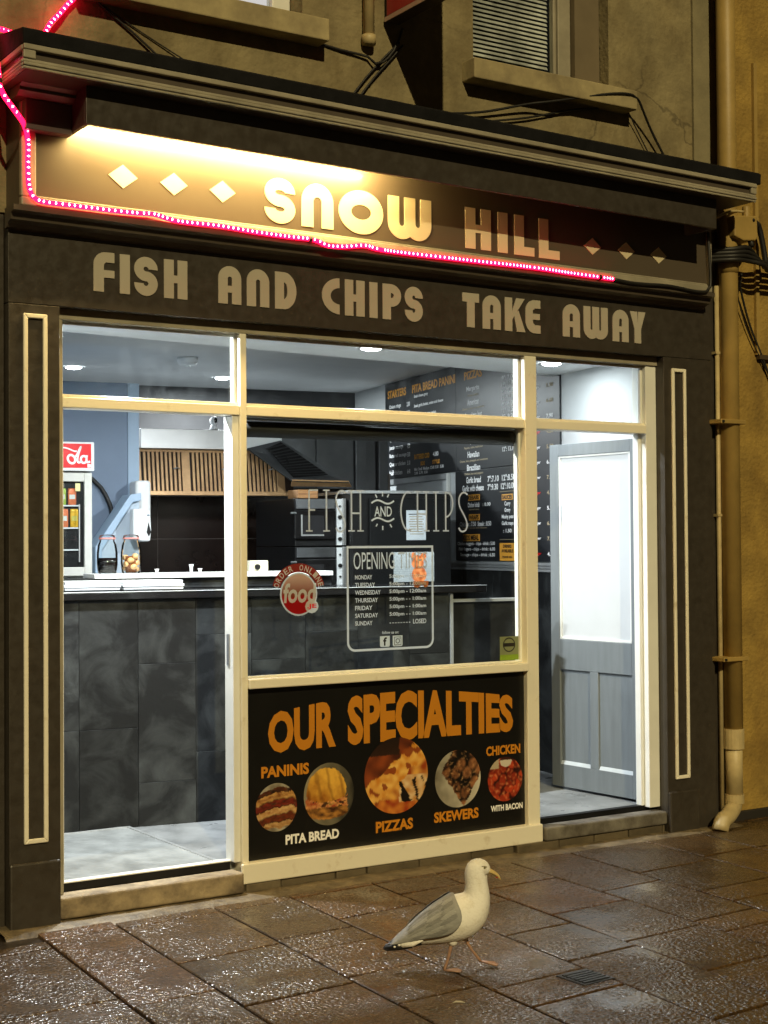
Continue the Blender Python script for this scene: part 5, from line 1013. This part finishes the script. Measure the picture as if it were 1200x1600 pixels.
# ------------------------------------------------------------------ open grey door
hx, hy = 5.631, 0.112
DO = thing('open_door', 'grey panelled door with tall frosted pane standing open into the shop', 'door', (hx, hy, 0.155), math.atan2(0.7, 5.587 - 5.631), local=True)
Wd, Hd = 0.712, 1.975; T = -0.044
lf_ = MB(); lf_.box(0, T, 0, 0.066, 0, Hd); lf_.box(0.640, T, 0, Wd, 0, Hd); lf_.box(0.066, T, 1.906, 0.640, 0, Hd); lf_.box(0.066, T, 0.675, 0.640, 0, 0.850); lf_.box(0.066, T, 0, 0.640, 0, 0.130); lf_.box(0.328, T, 0.130, 0.396, 0, 0.675)
lf_.build('leaf', M_doorg, DO, 0.003)
for a, b in ((0.066, 0.328), (0.396, 0.640)):
    pl_ = MB().box(a, T + 0.012, 0.130, b, -0.013, 0.675).build('lower_panel', M_doorg, DO)
    q = MB(); q.prismx([(-0.0129, 0.1302), (-0.0005, 0.1302), (-0.0129, 0.150)], a + 0.001, b - 0.001); q.build('panel_bead', mat('pale_grey_bead', (0.5, 0.54, 0.56), 0.4), pl_)
gp = MB().box(0.066, T + 0.012, 0.850, 0.640, -0.014, 1.906).build('frosted_pane', M_frost, DO)
q = MB(); q.box(0.0665, -0.0135, 0.8505, 0.078, -0.004, 1.9055); q.box(0.628, -0.0135, 0.8505, 0.6395, -0.004, 1.9055); q.box(0.078, -0.0135, 0.8505, 0.628, -0.004, 0.862); q.box(0.078, -0.0135, 1.895, 0.628, -0.004, 1.9055); q.build('pane_bead', M_whitef, gp, 0.002)
for z in (0.13, 1.70):
    h_ = MB().box(-0.022, T + 0.004, z, 0.0, -0.006, z + 0.11).build('hinge', M_black, DO, 0.002); MB().tube([(-0.022, -0.004, z), (-0.022, -0.004, z + 0.11)], 0.007, 8).build('pin', M_iron, h_)

# ------------------------------------------------------------------ herring gull
GU = thing('gull', 'white and grey gull with black wing tips walking across the wet paving', 'gull', (3.218, -1.520, 0.0), R(-31), local=True)
M_gw = mat('white_plumage', (0.9, 0.88, 0.82), 0.8, var=0.04, vs=30, bump=0.3, bs=120, dark=(0.74, 0.70, 0.60), p0=0.25, p1=0.5, detail=7)
M_gg = mat('grey_plumage', (0.32, 0.32, 0.31), 0.7, var=0.2, vs=14, bump=0.25, bs=60, stretch=(0.6, 2.5, 2.5))
M_gf = [mat('grey_feather_%s' % n_, c_, 0.7, var=0.15, vs=40, bump=0.3, bs=150, stretch=(0.5, 3, 3)) for n_, c_ in (('mid', (0.30, 0.30, 0.29)), ('pale', (0.37, 0.37, 0.36)), ('dark', (0.235, 0.235, 0.23)))]
M_gb = mat('black_primary', (0.012, 0.012, 0.013), 0.5)
M_leg = mat('pink_leg_skin', (0.40, 0.23, 0.15), 0.5, var=0.2, vs=40)
M_beak = mat('yellow_beak', (0.60, 0.44, 0.17), 0.35)
st_ = [(-0.225, 0.098, 0.005, 0.018), (-0.19, 0.112, 0.017, 0.032), (-0.14, 0.134, 0.042, 0.053), (-0.08, 0.157, 0.064, 0.071), (-0.02, 0.177, 0.080, 0.084), (0.03, 0.198, 0.086, 0.088), (0.066, 0.226, 0.075, 0.078), (0.083, 0.262, 0.053, 0.058), (0.084, 0.294, 0.044, 0.047), (0.080, 0.322, 0.041, 0.042), (0.078, 0.346, 0.044, 0.040), (0.083, 0.367, 0.045, 0.039), (0.096, 0.377, 0.039, 0.034), (0.111, 0.373, 0.030, 0.027), (0.123, 0.365, 0.019, 0.018), (0.130, 0.360, 0.010, 0.010)]
rings = []; nS = len(st_); NR = 24
angs = [22, 22, 22, 21, 22, 28, 46, 72, 88, 92, 84, 58, 28, -8, -20, -22]
for (X, Z, h, w), a in zip(st_, angs):
    t = Vector((math.cos(R(a)), 0, math.sin(R(a)))); nrm = Vector((-math.sin(R(a)), 0, math.cos(R(a))))
    rings.append([Vector((X, 0, Z)) + nrm * h * math.cos(2 * PI * k / NR) + Vector((0, 1, 0)) * w * math.sin(2 * PI * k / NR) for k in range(NR)])
body = MB().loft(rings).build('body', M_gw, GU, smooth=True, subsurf=1)
# wings: folded, meeting on the back and wrapping the flanks
wst = [(0.0, 84), (0.6, 96), (1.5, 104), (2.4, 108), (3.2, 112), (4.0, 112), (4.6, 104), (5.1, 92), (5.45, 72)]
def stat(f):
    i = min(int(f), nS - 2); q = f - i; A, B = st_[i], st_[i + 1]; return [A[k] + (B[k] - A[k]) * q for k in range(4)] + [angs[i] + (angs[i + 1] - angs[i]) * q]
def wing(sgn):
    g_ = []; nV = 12
    for fi, pm in reversed(wst):
        X, Z, h, w, a = stat(fi); nrm = Vector((-math.sin(R(a)), 0, math.cos(R(a)))); row = []
        if fi < 1: h *= 1.5; w *= 1.3
        for j in range(nV + 1):
            ph = R(pm) * j / nV; k = 1.05 if 5.4 > fi else 1.01
            row.append(Vector((X, 0, Z)) + nrm * (h * k * math.cos(ph) + 0.004) + Vector((0, sgn, 0)) * (w * k * math.sin(ph) + 0.003 * (j > 0)) + Vector((-0.012 * (j / nV) ** 2, 0, 0)))
        g_.append(row)
    mb = MB(); nn = nV + 1
    mb.add([p for r_ in g_ for p in r_], [(i * nn + j, i * nn + j + 1, (i + 1) * nn + j + 1, (i + 1) * nn + j) for i in range(len(g_) - 1) for j in range(nV)])
    o = mb.build('wing', M_gg, GU, smooth=True, subsurf=1); so_ = o.modifiers.new('thick', 'SOLIDIFY'); so_.thickness = 0.004
    # overlapping feather rows
    def sp(f, ph, lift):
        X, Z, h, w, a = stat(f); nrm = Vector((-math.sin(R(a)), 0, math.cos(R(a)))); k = 1.05
        if f < 1: h *= 1.5 - 0.45 * f; w *= 1.3 - 0.25 * f
        rad = nrm * math.cos(ph) + Vector((0, sgn, 0)) * math.sin(ph)
        return Vector((X, 0, Z)) + nrm * (h * k * math.cos(ph) + 0.004) + Vector((0, sgn, 0)) * (w * k * math.sin(ph) + 0.003) + rad * lift
    def feather(f0, f1, p0_, p1_, wd_, m_):
        L_ = []; n_ = 7
        for i in range(n_ + 1):
            q = i / n_; f = f0 + (f1 - f0) * q; ph = R(p0_ + (p1_ - p0_) * q); hw = R(wd_) * (math.sin(PI * (0.12 + 0.86 * q)) ** 0.6); lf0 = 0.0042 + 0.0035 * q
            L_.append([sp(f, ph - hw, lf0), sp(f, ph, lf0 + 0.0012), sp(f, ph + hw, lf0 - 0.0004)])
        MB().add([p for r_ in L_ for p in r_], [(3 * i + j, 3 * i + j + 1, 3 * i + 4 + j, 3 * i + 3 + j) for i in range(n_) for j in (0, 1)]).build('feather', m_, o, smooth=True)
    for k in range(7): feather(5.0 - 0.05 * k, 4.1 - 0.12 * k, 16 + 11 * k, 22 + 11 * k, 6.5, M_gf[k % 3])
    for k in range(8): feather(4.35 - 0.08 * k, 3.1 - 0.10 * k, 18 + 11 * k, 24 + 11 * k, 6.5, M_gf[(k + 1) % 3])
    for k in range(7): feather(3.3 - 0.1 * k, 1.7 - 0.08 * k, 22 + 11.5 * k, 28 + 10.5 * k, 7.0, M_gf[(k + 2) % 3])
    for k in range(5): feather(2.2, 0.75 - 0.1 * k, 34 + 13 * k, 40 + 11 * k, 8.0, M_gf[k % 3])
    # feather tracts: tertial edge in white, black primaries
    MB().tube([(-0.120, sgn * 0.060, 0.128), (-0.155, sgn * 0.050, 0.112), (-0.19, sgn * 0.036, 0.106), (-0.205, sgn * 0.030, 0.104)], [0.004, 0.010, 0.012, 0.004], 8).build('tertial_edge', M_gw, o, smooth=True)
    for k, (dx, dz) in enumerate(((0, 0), (0.018, 0.006), (0.036, 0.010))):
        pf = MB().tube([(-0.16 + dx, sgn * 0.034, 0.104 + dz), (-0.21 + dx, sgn * 0.026, 0.096 + dz), (-0.25 + dx, sgn * 0.012, 0.087 + dz), (-0.262 + dx, sgn * 0.006, 0.083 + dz)], [0.012, 0.014, 0.010, 0.0015], 8).build('primary_feather', M_gb, o, smooth=True)
        MB().ball((-0.222 + dx * 0.9, sgn * 0.0385, 0.099 + dz), 0.005, 0.004, 0.004, 8, 6).build('white_spot', M_gw, pf, smooth=True)
for s in (-1, 1): wing(s)
MB().loft([[(-0.17, -0.03, 0.112), (-0.17, 0.03, 0.112), (-0.17, 0.03, 0.102), (-0.17, -0.03, 0.102)], [(-0.238, -0.026, 0.094), (-0.238, 0.026, 0.094), (-0.238, 0.026, 0.090), (-0.238, -0.026, 0.090)]]).build('tail', M_gw, GU, 0.003)
# beak
bk = MB(); br = []
for X, Z, h, w in ((0.118, 0.363, 0.012, 0.010), (0.134, 0.358, 0.0105, 0.0085), (0.148, 0.351, 0.0095, 0.0068), (0.159, 0.343, 0.0088, 0.0055), (0.167, 0.335, 0.0065, 0.0038), (0.171, 0.328, 0.0018, 0.0012)):
    br.append([Vector((X, w * math.sin(2 * PI * k / 12), Z + h * math.cos(2 * PI * k / 12))) for k in range(12)])
b_ = bk.loft(br).build('beak', M_beak, GU, smooth=True)
MB().ball((0.157, 0, 0.337), 0.006, 0.0058, 0.0035, 8, 6).build('red_spot', mat('red_gonys', (0.5, 0.04, 0.02), 0.4), b_, smooth=True)
for s in (-1, 1):
    MB().tube([(0.120, s * 0.0102, 0.3590), (0.146, s * 0.0072, 0.3485), (0.161, s * 0.0052, 0.338)], 0.0008, 5).build('gape_line', M_bprint, b_)
    e_ = MB().ball((0.1085, s * 0.0265, 0.3775), 0.0052, 0.0032, 0.0048, 12, 8).build('eye', mat('pale_iris', (0.35, 0.3, 0.12), 0.15), GU, smooth=True)
    MB().ball((0.1095, s * 0.0290, 0.3775), 0.0026, 0.0015, 0.0026, 10, 6).build('pupil', M_blackg, e_, smooth=True)
    MB().tube([(0.098, s * 0.0305, 0.3830), (0.108, s * 0.0290, 0.3838), (0.118, s * 0.0225, 0.379)], 0.0016, 6).build('brow', mat('grey_brow', (0.3, 0.28, 0.22), 0.7), e_, smooth=True)
def leg(hip, knee, foot, yaw_, lift):
    l_ = MB().tube(smooth_path([hip, knee, foot], 0.012), [0.0085 - 0.0038 * min(1, i / 5) for i in range(len(smooth_path([hip, knee, foot], 0.012)))], 8).build('leg', M_leg, GU, smooth=True)
    MB().ball(knee, 0.0062, 0.0062, 0.0062, 8, 6).build('joint', M_leg, l_, smooth=True)
    c, s = math.cos(yaw_), math.sin(yaw_); fx, fy, fz = foot
    toes = [(0.056, -0.022), (0.064, 0.0), (0.055, 0.024)]
    tp = [(fx + a * c - b * s, fy + a * s + b * c, fz - lift + 0.003) for a, b in toes]
    MB().add([(fx, fy, fz + 0.002), *tp, (fx, fy, fz - 0.004), *[(p[0], p[1], p[2] - 0.003) for p in tp]], [(0, 1, 2), (0, 2, 3), (4, 6, 5), (4, 7, 6), (0, 4, 5, 1), (1, 5, 6, 2), (2, 6, 7, 3), (3, 7, 4, 0)]).build('web', M_leg, l_)
    for p in tp: MB().tube([(fx, fy, fz), p], [0.004, 0.0026], 6).build('toe', M_leg, l_, smooth=True)
    return l_
leg((-0.012, -0.022, 0.118), (-0.024, -0.024, 0.060), (-0.042, -0.026, 0.008), 0.05, 0.004)
leg((0.036, 0.026, 0.125), (0.056, 0.03, 0.078), (0.098, 0.036, 0.022), 0.0, 0.014)
# thigh feathering
for x_, y_, z_ in ((-0.010, -0.024, 0.120), (0.036, 0.026, 0.125)): MB().ball((x_, y_, z_), 0.022, 0.018, 0.026, 12, 8).build('thigh', M_gw, GU, smooth=True)
for o in list(bpy.data.objects):
    if '_off' in o: del o['_off']
